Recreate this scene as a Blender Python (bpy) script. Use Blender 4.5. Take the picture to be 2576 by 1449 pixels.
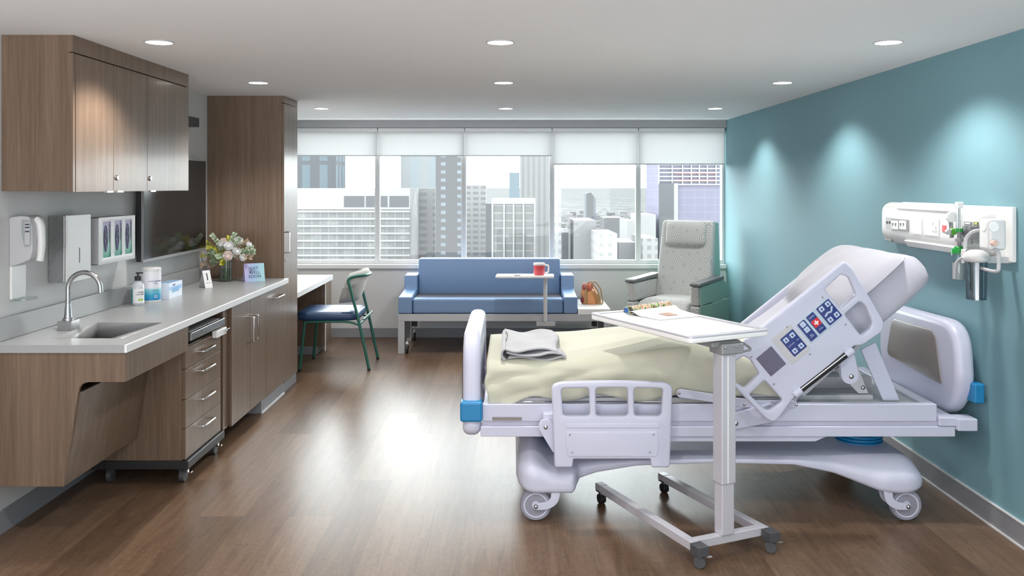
import bpy, bmesh, math, random
from mathutils import Vector, Matrix, noise
R = math.radians
for o in list(bpy.data.objects): bpy.data.objects.remove(o)
SC = bpy.context.scene
COL = SC.collection
# ------------------------------------------------------------------ camera, sky, exposure
F = 2200.0; CX = 1288.0; CY = 468.0; EYE = 1.7          # focal length and vanishing point in photo pixels
cd = bpy.data.cameras.new('camera'); cam = bpy.data.objects.new('camera', cd); COL.objects.link(cam)
cam.location = (0, 0, EYE); cam.rotation_euler = (R(90), 0, 0)
cd.sensor_width = 36; cd.lens = 36 * F / 2576; cd.shift_y = -(724.5 - CY) / 2576; cd.clip_end = 90000; cd.clip_start = 0.05
SC.camera = cam
SC.view_settings.view_transform = 'Standard'; SC.view_settings.look = 'None'
SC.view_settings.gamma = 1; SC.view_settings.use_curve_mapping = False
SC.view_settings.exposure = 0.76
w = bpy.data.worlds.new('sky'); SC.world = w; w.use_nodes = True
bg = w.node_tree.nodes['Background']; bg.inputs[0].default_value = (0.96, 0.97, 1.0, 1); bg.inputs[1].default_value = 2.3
# overcast sky, made brighter on the window side to lift the light indoors
_N = w.node_tree.nodes; _L = w.node_tree.links; _tc = _N.new('ShaderNodeTexCoord'); _sp = _N.new('ShaderNodeSeparateXYZ'); _L.new(_tc.outputs['Generated'], _sp.inputs[0])
_mr = _N.new('ShaderNodeMapRange'); _mr.interpolation_type = 'SMOOTHSTEP'; _mr.inputs['From Min'].default_value = -.1; _mr.inputs['From Max'].default_value = .8
_mr.inputs['To Min'].default_value = 2.0; _mr.inputs['To Max'].default_value = 8.5; _L.new(_sp.outputs[1], _mr.inputs['Value']); 
_lo = _N.new('ShaderNodeMapRange'); _lo.inputs['From Min'].default_value = .05; _lo.inputs['From Max'].default_value = -.25; _lo.inputs['To Min'].default_value = 0; _lo.inputs['To Max'].default_value = 4.5; _L.new(_sp.outputs[2], _lo.inputs['Value'])  # glow added below the horizon to brighten the ceiling
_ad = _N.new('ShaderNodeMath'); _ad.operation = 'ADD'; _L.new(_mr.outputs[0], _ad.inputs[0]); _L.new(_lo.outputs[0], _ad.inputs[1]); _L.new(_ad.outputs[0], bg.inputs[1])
SC.cycles.max_bounces = 10; SC.cycles.diffuse_bounces = 5; SC.cycles.transparent_max_bounces = 12
SC.cycles.sample_clamp_indirect = 6; SC.cycles.caustics_reflective = False; SC.cycles.caustics_refractive = False
def portal():
    l = bpy.data.lights.new('window_daylight', 'AREA'); l.shape = 'RECTANGLE'; l.size = 4.85; l.size_y = 1.5
    l.cycles.is_portal = True
    o = bpy.data.objects.new('window_daylight', l); COL.objects.link(o); o.location = (-.05, 10.02, 1.6); o.rotation_euler = (R(90), 0, R(180))
portal()
_o = bpy.data.objects['window_daylight'].copy(); _o.data = _o.data.copy(); COL.objects.link(_o); _o.data.size = 4.85; _o.data.size_y = 2.4
_o.location = (-.05, -1.65, 1.22); _o.rotation_euler = (R(90), 0, 0)      # room end left open behind the camera to let in frontal light
LAMP_W = 10.0

# ------------------------------------------------------------------ helpers
def at(px, py, Y): return Vector(((px - CX) * Y / F, Y, EYE - (py - CY) * Y / F))
def xz(px, py, Y): p = at(px, py, Y); return (p.x, p.z)
def lin(h):
    h = h.lstrip('#'); c = [int(h[i:i+2], 16) / 255 for i in (0, 2, 4)]
    return [(v / 12.92 if v <= .04045 else ((v + .055) / 1.055) ** 2.4) for v in c] + [1]
class MB:
    def __init__(s, M=None): s.v = []; s.f = []; s.M = M
    def add(s, vs, fs):
        n = len(s.v)
        s.v += [(s.M @ Vector(v)) if s.M else Vector(v) for v in vs]
        s.f += [tuple(i + n for i in f) for f in fs]; return s
    def box(s, x0, x1, y0, y1, z0, z1):
        x0, x1 = sorted((x0, x1)); y0, y1 = sorted((y0, y1)); z0, z1 = sorted((z0, z1))
        return s.add([(x0,y0,z0),(x1,y0,z0),(x1,y1,z0),(x0,y1,z0),(x0,y0,z1),(x1,y0,z1),(x1,y1,z1),(x0,y1,z1)],
              [(0,3,2,1),(4,5,6,7),(0,1,5,4),(1,2,6,5),(2,3,7,6),(3,0,4,7)])
    def bar(s, p0, p1, w, h, up=(0,0,1)):
        p0 = Vector(p0); p1 = Vector(p1); d = (p1-p0).normalized(); u = Vector(up); sd = d.cross(u).normalized(); u = sd.cross(d)
        vs = []
        for p in (p0, p1):
            for a, b in ((-1,-1),(1,-1),(1,1),(-1,1)): vs.append(p + sd*a*w/2 + u*b*h/2)
        return s.add(vs, [(0,1,2,3),(7,6,5,4),(0,4,5,1),(1,5,6,2),(2,6,7,3),(3,7,4,0)])
    def tube(s, pts, r, n=12, cap=True):
        pts = [Vector(p) for p in pts]; m = len(pts); rs = r if isinstance(r, (list, tuple)) else [r]*m
        t0 = (pts[1]-pts[0]).normalized(); a = t0.orthogonal().normalized(); vs = []; prev = t0
        for i, p in enumerate(pts):
            t = (pts[min(i+1, m-1)] - pts[max(i-1, 0)]).normalized()
            q = prev.rotation_difference(t); a = (q @ a).normalized(); prev = t; b = t.cross(a)
            for k in range(n):
                th = 2*math.pi*k/n; vs.append(p + (a*math.cos(th) + b*math.sin(th))*rs[i])
        fs = [(i*n+k, i*n+(k+1) % n, (i+1)*n+(k+1) % n, (i+1)*n+k) for i in range(m-1) for k in range(n)]
        if cap: fs += [tuple(range(n))[::-1], tuple((m-1)*n+k for k in range(n))]
        return s.add(vs, fs)
    def cyl(s, p0, p1, r, r1=None, n=24): return s.tube([p0, p1], [r, r if r1 is None else r1], n)
    def lathe(s, prof, c, n=32, axis='z', caps=True):
        vs = []; m = len(prof)
        for (r, z) in prof:
            for k in range(n):
                th = 2*math.pi*k/n; x, y = r*math.cos(th), r*math.sin(th)
                v = (x, y, z) if axis == 'z' else ((x, z, y) if axis == 'y' else (z, x, y))
                vs.append(Vector(v) + Vector(c))
        fs = [(i*n+k, i*n+(k+1) % n, (i+1)*n+(k+1) % n, (i+1)*n+k) for i in range(m-1) for k in range(n)]
        if caps: fs += [tuple(range(n))[::-1], tuple((m-1)*n+k for k in range(n))]
        return s.add(vs, fs)
    def ell(s, c, r, n=16, m=10):
        r = (r, r, r) if not isinstance(r, (tuple, list)) else r
        vs = [(c[0], c[1], c[2]-r[2])]
        for i in range(1, m):
            ph = -math.pi/2 + math.pi*i/m
            for k in range(n):
                th = 2*math.pi*k/n; vs.append((c[0]+r[0]*math.cos(ph)*math.cos(th), c[1]+r[1]*math.cos(ph)*math.sin(th), c[2]+r[2]*math.sin(ph)))
        vs.append((c[0], c[1], c[2]+r[2])); L = len(vs)-1
        fs = [(0, 1+(k+1) % n, 1+k) for k in range(n)]
        for i in range(m-2):
            for k in range(n): fs.append((1+i*n+k, 1+i*n+(k+1) % n, 1+(i+1)*n+(k+1) % n, 1+(i+1)*n+k))
        fs += [(L, 1+(m-2)*n+k, 1+(m-2)*n+(k+1) % n) for k in range(n)]
        return s.add(vs, fs)
    def prism(s, pts, off):
        n = len(pts); a = [Vector(p) for p in pts]; b = [p + Vector(off) for p in a]
        return s.add(a+b, [tuple(range(n)), tuple(range(n, 2*n))[::-1]] + [(i, i+n, (i+1) % n + n, (i+1) % n) for i in range(n)])
    def grid(s, rows, closed=False):
        m = len(rows); n = len(rows[0]); vs = [p for r_ in rows for p in r_]
        fs = [(i*n+k, i*n+(k+1) % n, (i+1)*n+(k+1) % n, (i+1)*n+k) for i in range(m-1) for k in range(n if closed else n-1)]
        return s.add(vs, fs)
def spline(pts, k=6):
    P = [Vector(p) for p in pts]; out = []
    for i in range(len(P)-1):
        a, b, c, d = P[max(i-1, 0)], P[i], P[i+1], P[min(i+2, len(P)-1)]
        for j in range(k):
            t = j/k; out.append(.5*((2*b) + (c-a)*t + (2*a-5*b+4*c-d)*t*t + (-a+3*b-3*c+d)*t**3))
    return out + [P[-1]]
def fillet(pts, r, k=5, closed=False):
    P = [Vector(p) for p in pts]; n = len(P); out = []
    for i in range(n):
        if not closed and i in (0, n-1): out.append(P[i]); continue
        rr = r[i] if isinstance(r, (list, tuple)) else r
        a, b, c = P[i-1], P[i], P[(i+1) % n]
        d1 = (a-b); d2 = (c-b); q = min(rr, d1.length*.48, d2.length*.48)
        if q < 1e-6: out.append(b); continue
        s0 = b + d1.normalized()*q; s1 = b + d2.normalized()*q
        for j in range(k+1):
            t = j/k; out.append(s0*(1-t)**2 + b*2*t*(1-t) + s1*t*t)
    return out
def finish(o, bev=0, seg=2, sharp=35):
    me = o.data
    for p in me.polygons: p.use_smooth = True
    me.set_sharp_from_angle(angle=R(sharp))
    if bev:
        m = o.modifiers.new('bevel', 'BEVEL'); m.width = bev; m.segments = seg; m.limit_method = 'ANGLE'; m.angle_limit = R(40); m.harden_normals = True
def attach(o, parent):
    if parent is None: return
    o.parent = parent
    if parent.type == 'EMPTY' and not parent.get('_local'): o.matrix_parent_inverse = Matrix.Translation(parent.location).inverted()
def build(name, mb, m, parent=None, bev=0, seg=2, sharp=35, fix=True):
    me = bpy.data.meshes.new(name); me.from_pydata(mb.v, [], mb.f)
    if fix:
        bm = bmesh.new(); bm.from_mesh(me); bmesh.ops.recalc_face_normals(bm, faces=bm.faces); bm.to_mesh(me); bm.free()
    me.materials.append(m); o = bpy.data.objects.new(name, me); COL.objects.link(o)
    finish(o, bev, seg, sharp); attach(o, parent); return o
def tag(o, label=None, cat=None, group=None, kind=None):
    if label: o['label'] = label
    if cat: o['category'] = cat
    if group: o['group'] = group
    if kind: o['kind'] = kind
    return o
def thing(name, label, cat, loc, group=None, rot=None):
    o = bpy.data.objects.new(name, None); COL.objects.link(o); o.location = loc; o.empty_display_size = .05
    if rot is not None: o.rotation_euler = (0, 0, rot); o['_local'] = True
    return tag(o, label, cat, group)
def struct(name, mb, m, bev=0, parent=None):
    o = build(name, mb, m, parent, bev)
    if parent is None: o['kind'] = 'structure'
    return o
def curve_mesh(cu, name, M, m, parent, sharp=35):
    t = bpy.data.objects.new('tmp', cu); COL.objects.link(t)
    dg = bpy.context.evaluated_depsgraph_get(); me = bpy.data.meshes.new_from_object(t.evaluated_get(dg))
    bpy.data.objects.remove(t); me.transform(M); me.materials.clear(); me.materials.append(m); me.name = name
    bm = bmesh.new(); bm.from_mesh(me); bmesh.ops.remove_doubles(bm, verts=bm.verts, dist=1e-5); bmesh.ops.recalc_face_normals(bm, faces=bm.faces); bm.to_mesh(me); bm.free()
    o = bpy.data.objects.new(name, me); COL.objects.link(o); finish(o, sharp=sharp); attach(o, parent); return o
def frame(o, u, v):
    u = Vector(u).normalized(); v = Vector(v); v = (v - u*v.dot(u)).normalized(); w_ = u.cross(v)
    return Matrix(((u.x, v.x, w_.x, o[0]), (u.y, v.y, w_.y, o[1]), (u.z, v.z, w_.z, o[2]), (0, 0, 0, 1)))
def XZ(y): return frame((0, y, 0), (1, 0, 0), (0, 0, 1))       # plate in the X-Z plane (normal faces -Y)
def YZ(x): return frame((x, 0, 0), (0, 1, 0), (0, 0, 1))       # normal faces +X
def plate(name, outer, holes, th, bev, M, m, parent=None, res=2):
    cu = bpy.data.curves.new('tmp', 'CURVE'); cu.dimensions = '2D'; cu.fill_mode = 'BOTH'
    for P in [outer] + list(holes):
        sp = cu.splines.new('POLY'); sp.points.add(len(P)-1); sp.use_cyclic_u = True
        for q, p in zip(sp.points, P): q.co = (p[0], p[1], 0, 1)
    cu.extrude = max(th/2 - bev, 0.0001); cu.bevel_depth = bev; cu.bevel_resolution = res; cu.offset = -bev
    return curve_mesh(cu, name, M, m, parent, 40)
def rp(pts, r, k=6): return [(p.x, p.y) for p in fillet([(a[0], a[1], 0) for a in pts], r, k, True)]
def rrect(x0, x1, y0, y1, r, k=6): return rp([(x0,y0),(x1,y0),(x1,y1),(x0,y1)], r, k)
def circ(x, y, r, n=24): return [(x+r*math.cos(2*math.pi*i/n), y+r*math.sin(2*math.pi*i/n)) for i in range(n)]
def text(s_, size, M, m, parent, name='lettering', align='CENTER', sx=1.0):
    cu = bpy.data.curves.new('tmp', 'FONT'); cu.body = s_; cu.size = size; cu.align_x = align; cu.align_y = 'CENTER'; cu.extrude = .0004; cu.space_line = .95
    return curve_mesh(cu, name, M @ Matrix.Diagonal((sx, 1, 1, 1)), m, parent)
def dup(root, loc=None, label=None, move=None):
    r_ = root.copy(); COL.objects.link(r_)
    if loc is not None: r_.location = loc
    if move is not None: r_.location = Vector(root.location) + Vector(move)
    if label: r_['label'] = label
    for ch in list(root.children):
        c = ch.copy(); COL.objects.link(c); c.parent = r_
        for g in list(ch.children): d = g.copy(); COL.objects.link(d); d.parent = c
    return r_

# ------------------------------------------------------------------ materials
def mat(name, col, rough=.5, metal=0, coat=0, emis=None, es=0, bump=None, spec=None, trans=0, sheen=0, sss=0):
    m = bpy.data.materials.new(name); m.use_nodes = True; b = m.node_tree.nodes['Principled BSDF']; nt = m.node_tree
    b.inputs['Base Color'].default_value = lin(col) if isinstance(col, str) else col
    b.inputs['Roughness'].default_value = rough; b.inputs['Metallic'].default_value = metal; b.inputs['Coat Weight'].default_value = coat
    b.inputs['Coat Roughness'].default_value = .12
    if spec is not None: b.inputs['Specular IOR Level'].default_value = spec
    if trans: b.inputs['Transmission Weight'].default_value = trans
    if sheen: b.inputs['Sheen Weight'].default_value = sheen
    if emis: b.inputs['Emission Color'].default_value = lin(emis); b.inputs['Emission Strength'].default_value = es
    # every surface carries a faint procedural mottling so it is never perfectly flat
    N = nt.nodes; L = nt.links
    tc = N.new('ShaderNodeTexCoord'); nz = N.new('ShaderNodeTexNoise'); L.new(tc.outputs['Object'], nz.inputs['Vector'])
    nz.inputs['Scale'].default_value = (bump[0] if bump else 30); nz.inputs['Detail'].default_value = 3
    mr = N.new('ShaderNodeMapRange'); mr.inputs['To Min'].default_value = max(rough-.03, .02); mr.inputs['To Max'].default_value = min(rough+.03, 1)
    L.new(nz.outputs['Fac'], mr.inputs['Value']); L.new(mr.outputs['Result'], b.inputs['Roughness'])
    if bump:
        bp = N.new('ShaderNodeBump'); bp.inputs['Strength'].default_value = bump[1]; bp.inputs['Distance'].default_value = bump[2] if len(bump) > 2 else .002
        L.new(nz.outputs['Fac'], bp.inputs['Height']); L.new(bp.outputs['Normal'], b.inputs['Normal'])
    return m
def nodes(m): return m.node_tree.nodes, m.node_tree.links, m.node_tree.nodes['Principled BSDF']
def ramp(N, stops):
    r_ = N.new('ShaderNodeValToRGB'); e = r_.color_ramp.elements
    while len(e) < len(stops): e.new(.5)
    for i, (p, c) in enumerate(stops): e[i].position = p; e[i].color = lin(c)
    return r_
def wood(name, dark, mid, light, rough=.36):
    m = mat(name, mid, rough, coat=.15); N, L, b = nodes(m)
    tc = N.new('ShaderNodeTexCoord'); mp = N.new('ShaderNodeMapping'); mp.inputs['Scale'].default_value = (26, 26, .8); L.new(tc.outputs['Object'], mp.inputs[0])
    n1 = N.new('ShaderNodeTexNoise'); n1.inputs['Scale'].default_value = 1; n1.inputs['Detail'].default_value = 6; n1.inputs['Roughness'].default_value = .62; n1.inputs['Distortion'].default_value = .6
    L.new(mp.outputs[0], n1.inputs['Vector'])
    mp2 = N.new('ShaderNodeMapping'); mp2.inputs['Scale'].default_value = (230, 230, 6); L.new(tc.outputs['Object'], mp2.inputs[0])
    n2 = N.new('ShaderNodeTexNoise'); n2.inputs['Scale'].default_value = 1; n2.inputs['Detail'].default_value = 3; L.new(mp2.outputs[0], n2.inputs['Vector'])
    mx = N.new('ShaderNodeMix'); mx.data_type = 'FLOAT'; mx.inputs[0].default_value = .38; L.new(n1.outputs['Fac'], mx.inputs[2]); L.new(n2.outputs['Fac'], mx.inputs[3])
    rm = ramp(N, [(.30, dark), (.5, mid), (.70, light)]); L.new(mx.outputs[0], rm.inputs[0]); L.new(rm.outputs[0], b.inputs['Base Color'])
    bp = N.new('ShaderNodeBump'); bp.inputs['Strength'].default_value = .08; bp.inputs['Distance'].default_value = .001; L.new(n2.outputs['Fac'], bp.inputs['Height']); L.new(bp.outputs[0], b.inputs['Normal'])
    return m
M = {}
M['wood'] = wood('walnut_laminate', '#5f4c3c', '#725e4d', '#85705f')
M['white'] = mat('white_plastic', '#ecebea', .4, bump=(300, .05, .0005))
M['bedwhite'] = mat('bed_plastic', '#caccde', .38, bump=(400, .05, .0004))
M['bedmetal'] = mat('bed_painted_steel', '#caccde', .32)
M['ceil'] = mat('ceiling_paint', '#f3f3f3', .9, bump=(120, .05, .001))
M['wallp'] = mat('wall_paint_grey', '#d1d0cf', .75, bump=(160, .08, .001))
M['teal'] = mat('wall_paint_teal', '#779fa9', .7, bump=(160, .08, .001))
M['trimgrey'] = mat('vinyl_base_grey', '#8b8c90', .5)
M['frame'] = mat('window_frame_white', '#dcdcdc', .4)
M['head'] = mat('blind_pocket_grey', '#a5a5a7', .6)
M['steel'] = mat('brushed_steel', '#b9b9ba', .28, 1)
M['chrome'] = mat('polished_chrome', '#dadada', .1, 1)
M['counter'] = mat('solid_surface_grey', '#a3a4a5', .3)
for _l in list(M['counter'].node_tree.nodes['Principled BSDF'].inputs['Roughness'].links): M['counter'].node_tree.links.remove(_l)
M['edge'] = mat('solid_surface_pale', '#f2f2f2', .3)
M['black'] = mat('black_plastic', '#232325', .45)
M['dark'] = mat('dark_grey_plastic', '#4a4b4e', .5)
M['darkgap'] = mat('dark_recess', '#2a2420', .8)
M['screen'] = mat('tv_screen_glass', '#121210', .10, spec=.35)
M['blue'] = mat('blue_vinyl', '#7592b8', .36, bump=(250, .1, .0006))
M['navy'] = mat('navy_vinyl', '#2a466b', .35)
M['deck'] = mat('charcoal_fabric', '#55545c', .6)
M['rail'] = mat('silver_painted_steel', '#b4b4b6', .35, .3)
M['green'] = mat('green_painted_steel', '#2c6a5d', .35, .2)
M['greyfab'] = mat('grey_woven_fabric', '#bdbdba', .9, bump=(600, .5, .001), sheen=.3)
M['greenfab'] = mat('green_vinyl', '#98b8a8', .5, bump=(300, .2, .0008))
M['armpad'] = mat('grey_armrest_urethane', '#77797a', .5)
M['bedblue'] = mat('blue_bumper_rubber', '#1f7fb4', .4)
M['navybtn'] = mat('navy_button_film', '#2b3a7c', .35)
M['redbtn'] = mat('red_button_film', '#dd2a36', .35)
M['palebtn'] = mat('pale_blue_film', '#c3d0e6', .35)
M['tyre'] = mat('grey_rubber_tyre', '#8f8f9c', .6)
M['slab'] = mat('white_fitted_sheet', '#bdbcc8', .85, sheen=.2, bump=(700, .2, .0006))
M['sheet'] = mat('cream_bed_sheet', '#c8c7b4', .85, sheen=.2, bump=(700, .2, .0006))
M['pillow'] = mat('white_pillow_cotton', '#b4b3bd', .85, sheen=.2, bump=(700, .2, .0006))
M['blanket'] = mat('grey_cotton_blanket', '#adadb1', .9, sheen=.3, bump=(500, .4, .001))
M['inlay'] = mat('taupe_inlay', '#86807c', .3, coat=.3)
M['brown'] = mat('dark_brown_inlay', '#4a332c', .4)
M['ltgrey'] = mat('light_grey_plastic', '#c3c3c6', .45)
M['midgrey'] = mat('mid_grey_plastic', '#8e8e90', .45)
M['tablemetal'] = mat('table_painted_steel', '#c9c8d0', .35, .2)
M['tabletop'] = mat('white_laminate', '#efefee', .3)
M['paper'] = mat('white_paper', '#eeeeee', .6)
M['ink'] = mat('dark_ink', '#3b3d48', .6)
M['greenplastic'] = mat('green_plastic', '#12953a', .4)
M['limeplastic'] = mat('lime_plastic', '#6fc04a', .4)
M['yellow'] = mat('yellow_plastic', '#d2cf4a', .4)
M['red'] = mat('coral_red_ceramic', '#d8555c', .25)
M['tan'] = mat('tan_leather', '#c98a58', .45, bump=(90, .5, .002))
M['tand'] = mat('brown_leather', '#a0805c', .5)
M['darkred'] = mat('dark_red_leather', '#7d2f35', .5)
M['emit'] = mat('downlight_diffuser', '#ffffff', .5, emis='#fffaf2', es=6)
def glassy(name, tint='#ffffff', gl=.08, rough=.02):
    m = bpy.data.materials.new(name); m.use_nodes = True; N = m.node_tree.nodes; L = m.node_tree.links; N.clear()
    o = N.new('ShaderNodeOutputMaterial'); t = N.new('ShaderNodeBsdfTransparent'); t.inputs[0].default_value = lin(tint)
    g = N.new('ShaderNodeBsdfGlossy'); g.inputs['Roughness'].default_value = rough; mx = N.new('ShaderNodeMixShader')
    lw = N.new('ShaderNodeLayerWeight'); lw.inputs[0].default_value = .35; ma = N.new('ShaderNodeMath'); ma.operation = 'MULTIPLY_ADD'; ma.inputs[1].default_value = .35; ma.inputs[2].default_value = gl
    L.new(lw.outputs['Fresnel'], ma.inputs[0]); L.new(ma.outputs[0], mx.inputs[0]); L.new(t.outputs[0], mx.inputs[1]); L.new(g.outputs[0], mx.inputs[2]); L.new(mx.outputs[0], o.inputs[0]); return m
M['pane'] = glassy('window_glass', '#f6faf9', .0)
M['clear'] = glassy('clear_plastic', '#f4f8f8', .04)
M['smoke'] = glassy('smoked_clear_plastic', '#9fb0b8', .12)
def blindmat():
    m = bpy.data.materials.new('roller_blind_fabric'); m.use_nodes = True; N = m.node_tree.nodes; L = m.node_tree.links; N.clear()
    o = N.new('ShaderNodeOutputMaterial'); d = N.new('ShaderNodeBsdfDiffuse'); t = N.new('ShaderNodeBsdfTranslucent'); mx = N.new('ShaderNodeMixShader'); mx.inputs[0].default_value = .5
    tc = N.new('ShaderNodeTexCoord'); wv = N.new('ShaderNodeTexNoise'); wv.inputs['Scale'].default_value = 400; L.new(tc.outputs['Object'], wv.inputs['Vector'])
    r_ = ramp(N, [(.3, '#dadada'), (.7, '#e6e6e6')]); L.new(wv.outputs['Fac'], r_.inputs[0]); L.new(r_.outputs[0], d.inputs[0]); L.new(r_.outputs[0], t.inputs[0])
    L.new(d.outputs[0], mx.inputs[1]); L.new(t.outputs[0], mx.inputs[2]); L.new(mx.outputs[0], o.inputs[0]); return m
M['blind'] = blindmat()
def floormat():
    m = mat('vinyl_plank_floor', '#6b5546', .3, coat=.0, spec=.18); N, L, b = nodes(m)
    for l in list(b.inputs['Roughness'].links): L.remove(l)
    tc = N.new('ShaderNodeTexCoord'); mp = N.new('ShaderNodeMapping'); mp.inputs['Rotation'].default_value = (0, 0, R(90)); L.new(tc.outputs['Object'], mp.inputs[0])
    br = N.new('ShaderNodeTexBrick'); br.offset = .37; br.inputs['Scale'].default_value = 1; br.inputs['Brick Width'].default_value = 1.5; br.inputs['Row Height'].default_value = .23
    br.inputs['Mortar Size'].default_value = .0012; br.inputs['Color1'].default_value = (0, 0, 0, 1); br.inputs['Color2'].default_value = (1, 1, 1, 1); br.inputs['Mortar'].default_value = (.3, .3, .3, 1)
    L.new(mp.outputs[0], br.inputs['Vector'])
    mg = N.new('ShaderNodeMapping'); mg.inputs['Scale'].default_value = (22, 1.6, 1); L.new(tc.outputs['Object'], mg.inputs[0])
    ad = N.new('ShaderNodeVectorMath'); ad.operation = 'MULTIPLY_ADD'; ad.inputs[1].default_value = (7, 13, 5); L.new(br.outputs['Color'], ad.inputs[0]); L.new(mg.outputs[0], ad.inputs[2])
    n1 = N.new('ShaderNodeTexNoise'); n1.inputs['Scale'].default_value = 1; n1.inputs['Detail'].default_value = 8; n1.inputs['Roughness'].default_value = .65; n1.inputs['Distortion'].default_value = 1.2; L.new(ad.outputs[0], n1.inputs['Vector'])
    n2 = N.new('ShaderNodeTexNoise'); n2.inputs['Scale'].default_value = 26; n2.inputs['Detail'].default_value = 8; n2.inputs['Roughness'].default_value = .75; n2.inputs['Distortion'].default_value = 2; L.new(tc.outputs['Object'], n2.inputs['Vector'])
    a = N.new('ShaderNodeMath'); a.operation = 'MULTIPLY'; a.inputs[1].default_value = .15; L.new(br.outputs['Color'], a.inputs[0])
    a2 = N.new('ShaderNodeMath'); a2.operation = 'MULTIPLY_ADD'; a2.inputs[1].default_value = .42; L.new(n1.outputs['Fac'], a2.inputs[0]); L.new(a.outputs[0], a2.inputs[2])
    a3 = N.new('ShaderNodeMath'); a3.operation = 'MULTIPLY_ADD'; a3.inputs[1].default_value = .42; L.new(n2.outputs['Fac'], a3.inputs[0]); L.new(a2.outputs[0], a3.inputs[2])
    rm = ramp(N, [(.30, '#413327'), (.48, '#604b3b'), (.68, '#7c6654')]); L.new(a3.outputs[0], rm.inputs[0]); L.new(rm.outputs[0], b.inputs['Base Color'])
    mr = N.new('ShaderNodeMapRange'); mr.inputs['To Min'].default_value = .22; mr.inputs['To Max'].default_value = .38; L.new(n2.outputs['Fac'], mr.inputs['Value']); L.new(mr.outputs[0], b.inputs['Roughness'])
    bp = N.new('ShaderNodeBump'); bp.inputs['Strength'].default_value = .12; bp.inputs['Distance'].default_value = .002; L.new(a3.outputs[0], bp.inputs['Height']); L.new(bp.outputs[0], b.inputs['Normal'])
    return m
M['floor'] = floormat()
def burstmat(name, base, line):
    m = mat(name, base, .85, sheen=.2, bump=(500, .3, .0008)); N, L, b = nodes(m)
    tc = N.new('ShaderNodeTexCoord'); sp = N.new('ShaderNodeSeparateXYZ'); L.new(tc.outputs['Object'], sp.inputs[0]); sn = N.new('ShaderNodeSeparateXYZ'); L.new(tc.outputs['Normal'], sn.inputs[0])
    def mth(op, a=None, b_=None, c=None):
        x = N.new('ShaderNodeMath'); x.operation = op
        for i, v in enumerate((a, b_, c)):
            if v is None: continue
            if isinstance(v, (int, float)): x.inputs[i].default_value = v
            else: L.new(v, x.inputs[i])
        return x.outputs[0]
    nz = mth('GREATER_THAN', mth('ABSOLUTE', sn.outputs[2]), .75); nx = mth('GREATER_THAN', mth('ABSOLUTE', sn.outputs[0]), .75)
    def mixf(f, a, b_):
        x = N.new('ShaderNodeMix'); x.data_type = 'FLOAT'; L.new(f, x.inputs[0]); L.new(a, x.inputs[2]); L.new(b_, x.inputs[3]); return x.outputs[0]
    u = mixf(nx, sp.outputs[0], sp.outputs[1]); v = mixf(nz, sp.outputs[2], sp.outputs[1])
    cb = N.new('ShaderNodeCombineXYZ'); L.new(u, cb.inputs[0]); L.new(v, cb.inputs[1])
    tot = None
    for sc, nl, seed in ((7.5, 22, 0),):
        of = N.new('ShaderNodeVectorMath'); of.operation = 'MULTIPLY_ADD'; of.inputs[1].default_value = (sc, sc, 0); of.inputs[2].default_value = (seed, seed*.7, 0); L.new(cb.outputs[0], of.inputs[0])
        vo = N.new('ShaderNodeTexVoronoi'); vo.voronoi_dimensions = '2D'; vo.inputs['Scale'].default_value = 1; vo.inputs['Randomness'].default_value = .6; L.new(of.outputs[0], vo.inputs['Vector'])
        df = N.new('ShaderNodeVectorMath'); df.operation = 'SUBTRACT'; L.new(of.outputs[0], df.inputs[0]); L.new(vo.outputs['Position'], df.inputs[1])
        s2 = N.new('ShaderNodeSeparateXYZ'); L.new(df.outputs[0], s2.inputs[0])
        an = mth('ARCTAN2', s2.outputs[1], s2.outputs[0]); si = mth('SINE', mth('MULTIPLY', an, float(nl)))
        ray = mth('GREATER_THAN', si, .62); ring = mth('MULTIPLY', mth('GREATER_THAN', vo.outputs['Distance'], .11), mth('LESS_THAN', vo.outputs['Distance'], .80))
        x = mth('MULTIPLY', ray, ring); tot = x if tot is None else mth('MAXIMUM', tot, x)
    mx = N.new('ShaderNodeMix'); mx.data_type = 'RGBA'; L.new(tot, mx.inputs[0]); mx.inputs[6].default_value = lin(base); mx.inputs[7].default_value = lin(line); L.new(mx.outputs[2], b.inputs['Base Color'])
    return m
M['burst'] = burstmat('starburst_upholstery', '#b2b2b0', '#e2e2de')
def meshgrille(name):
    m = mat(name, '#8d8ba0', .5); N, L, b = nodes(m)
    tc = N.new('ShaderNodeTexCoord'); mp = N.new('ShaderNodeMapping'); mp.inputs['Rotation'].default_value = (0, R(-40), 0); mp.inputs['Scale'].default_value = (190, 190, 190); L.new(tc.outputs['Object'], mp.inputs[0])
    sp = N.new('ShaderNodeSeparateXYZ'); L.new(mp.outputs[0], sp.inputs[0]); fr = []
    for i in (0, 2):
        f = N.new('ShaderNodeMath'); f.operation = 'FRACT'; L.new(sp.outputs[i], f.inputs[0]); g = N.new('ShaderNodeMath'); g.operation = 'GREATER_THAN'; g.inputs[1].default_value = .3; L.new(f.outputs[0], g.inputs[0]); fr.append(g.outputs[0])
    mu = N.new('ShaderNodeMath'); mu.operation = 'MULTIPLY'; L.new(fr[0], mu.inputs[0]); L.new(fr[1], mu.inputs[1])
    mx = N.new('ShaderNodeMix'); mx.data_type = 'RGBA'; L.new(mu.outputs[0], mx.inputs[0]); mx.inputs[6].default_value = lin('#8d88a3'); mx.inputs[7].default_value = lin('#1e1c28'); L.new(mx.outputs[2], b.inputs['Base Color']); return m
M['grille'] = meshgrille('speaker_perforation')
def dim(h, k=.80): return '#%02x%02x%02x' % tuple(int(int(h[i:i+2], 16)*k) for i in (1, 3, 5))
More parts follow.
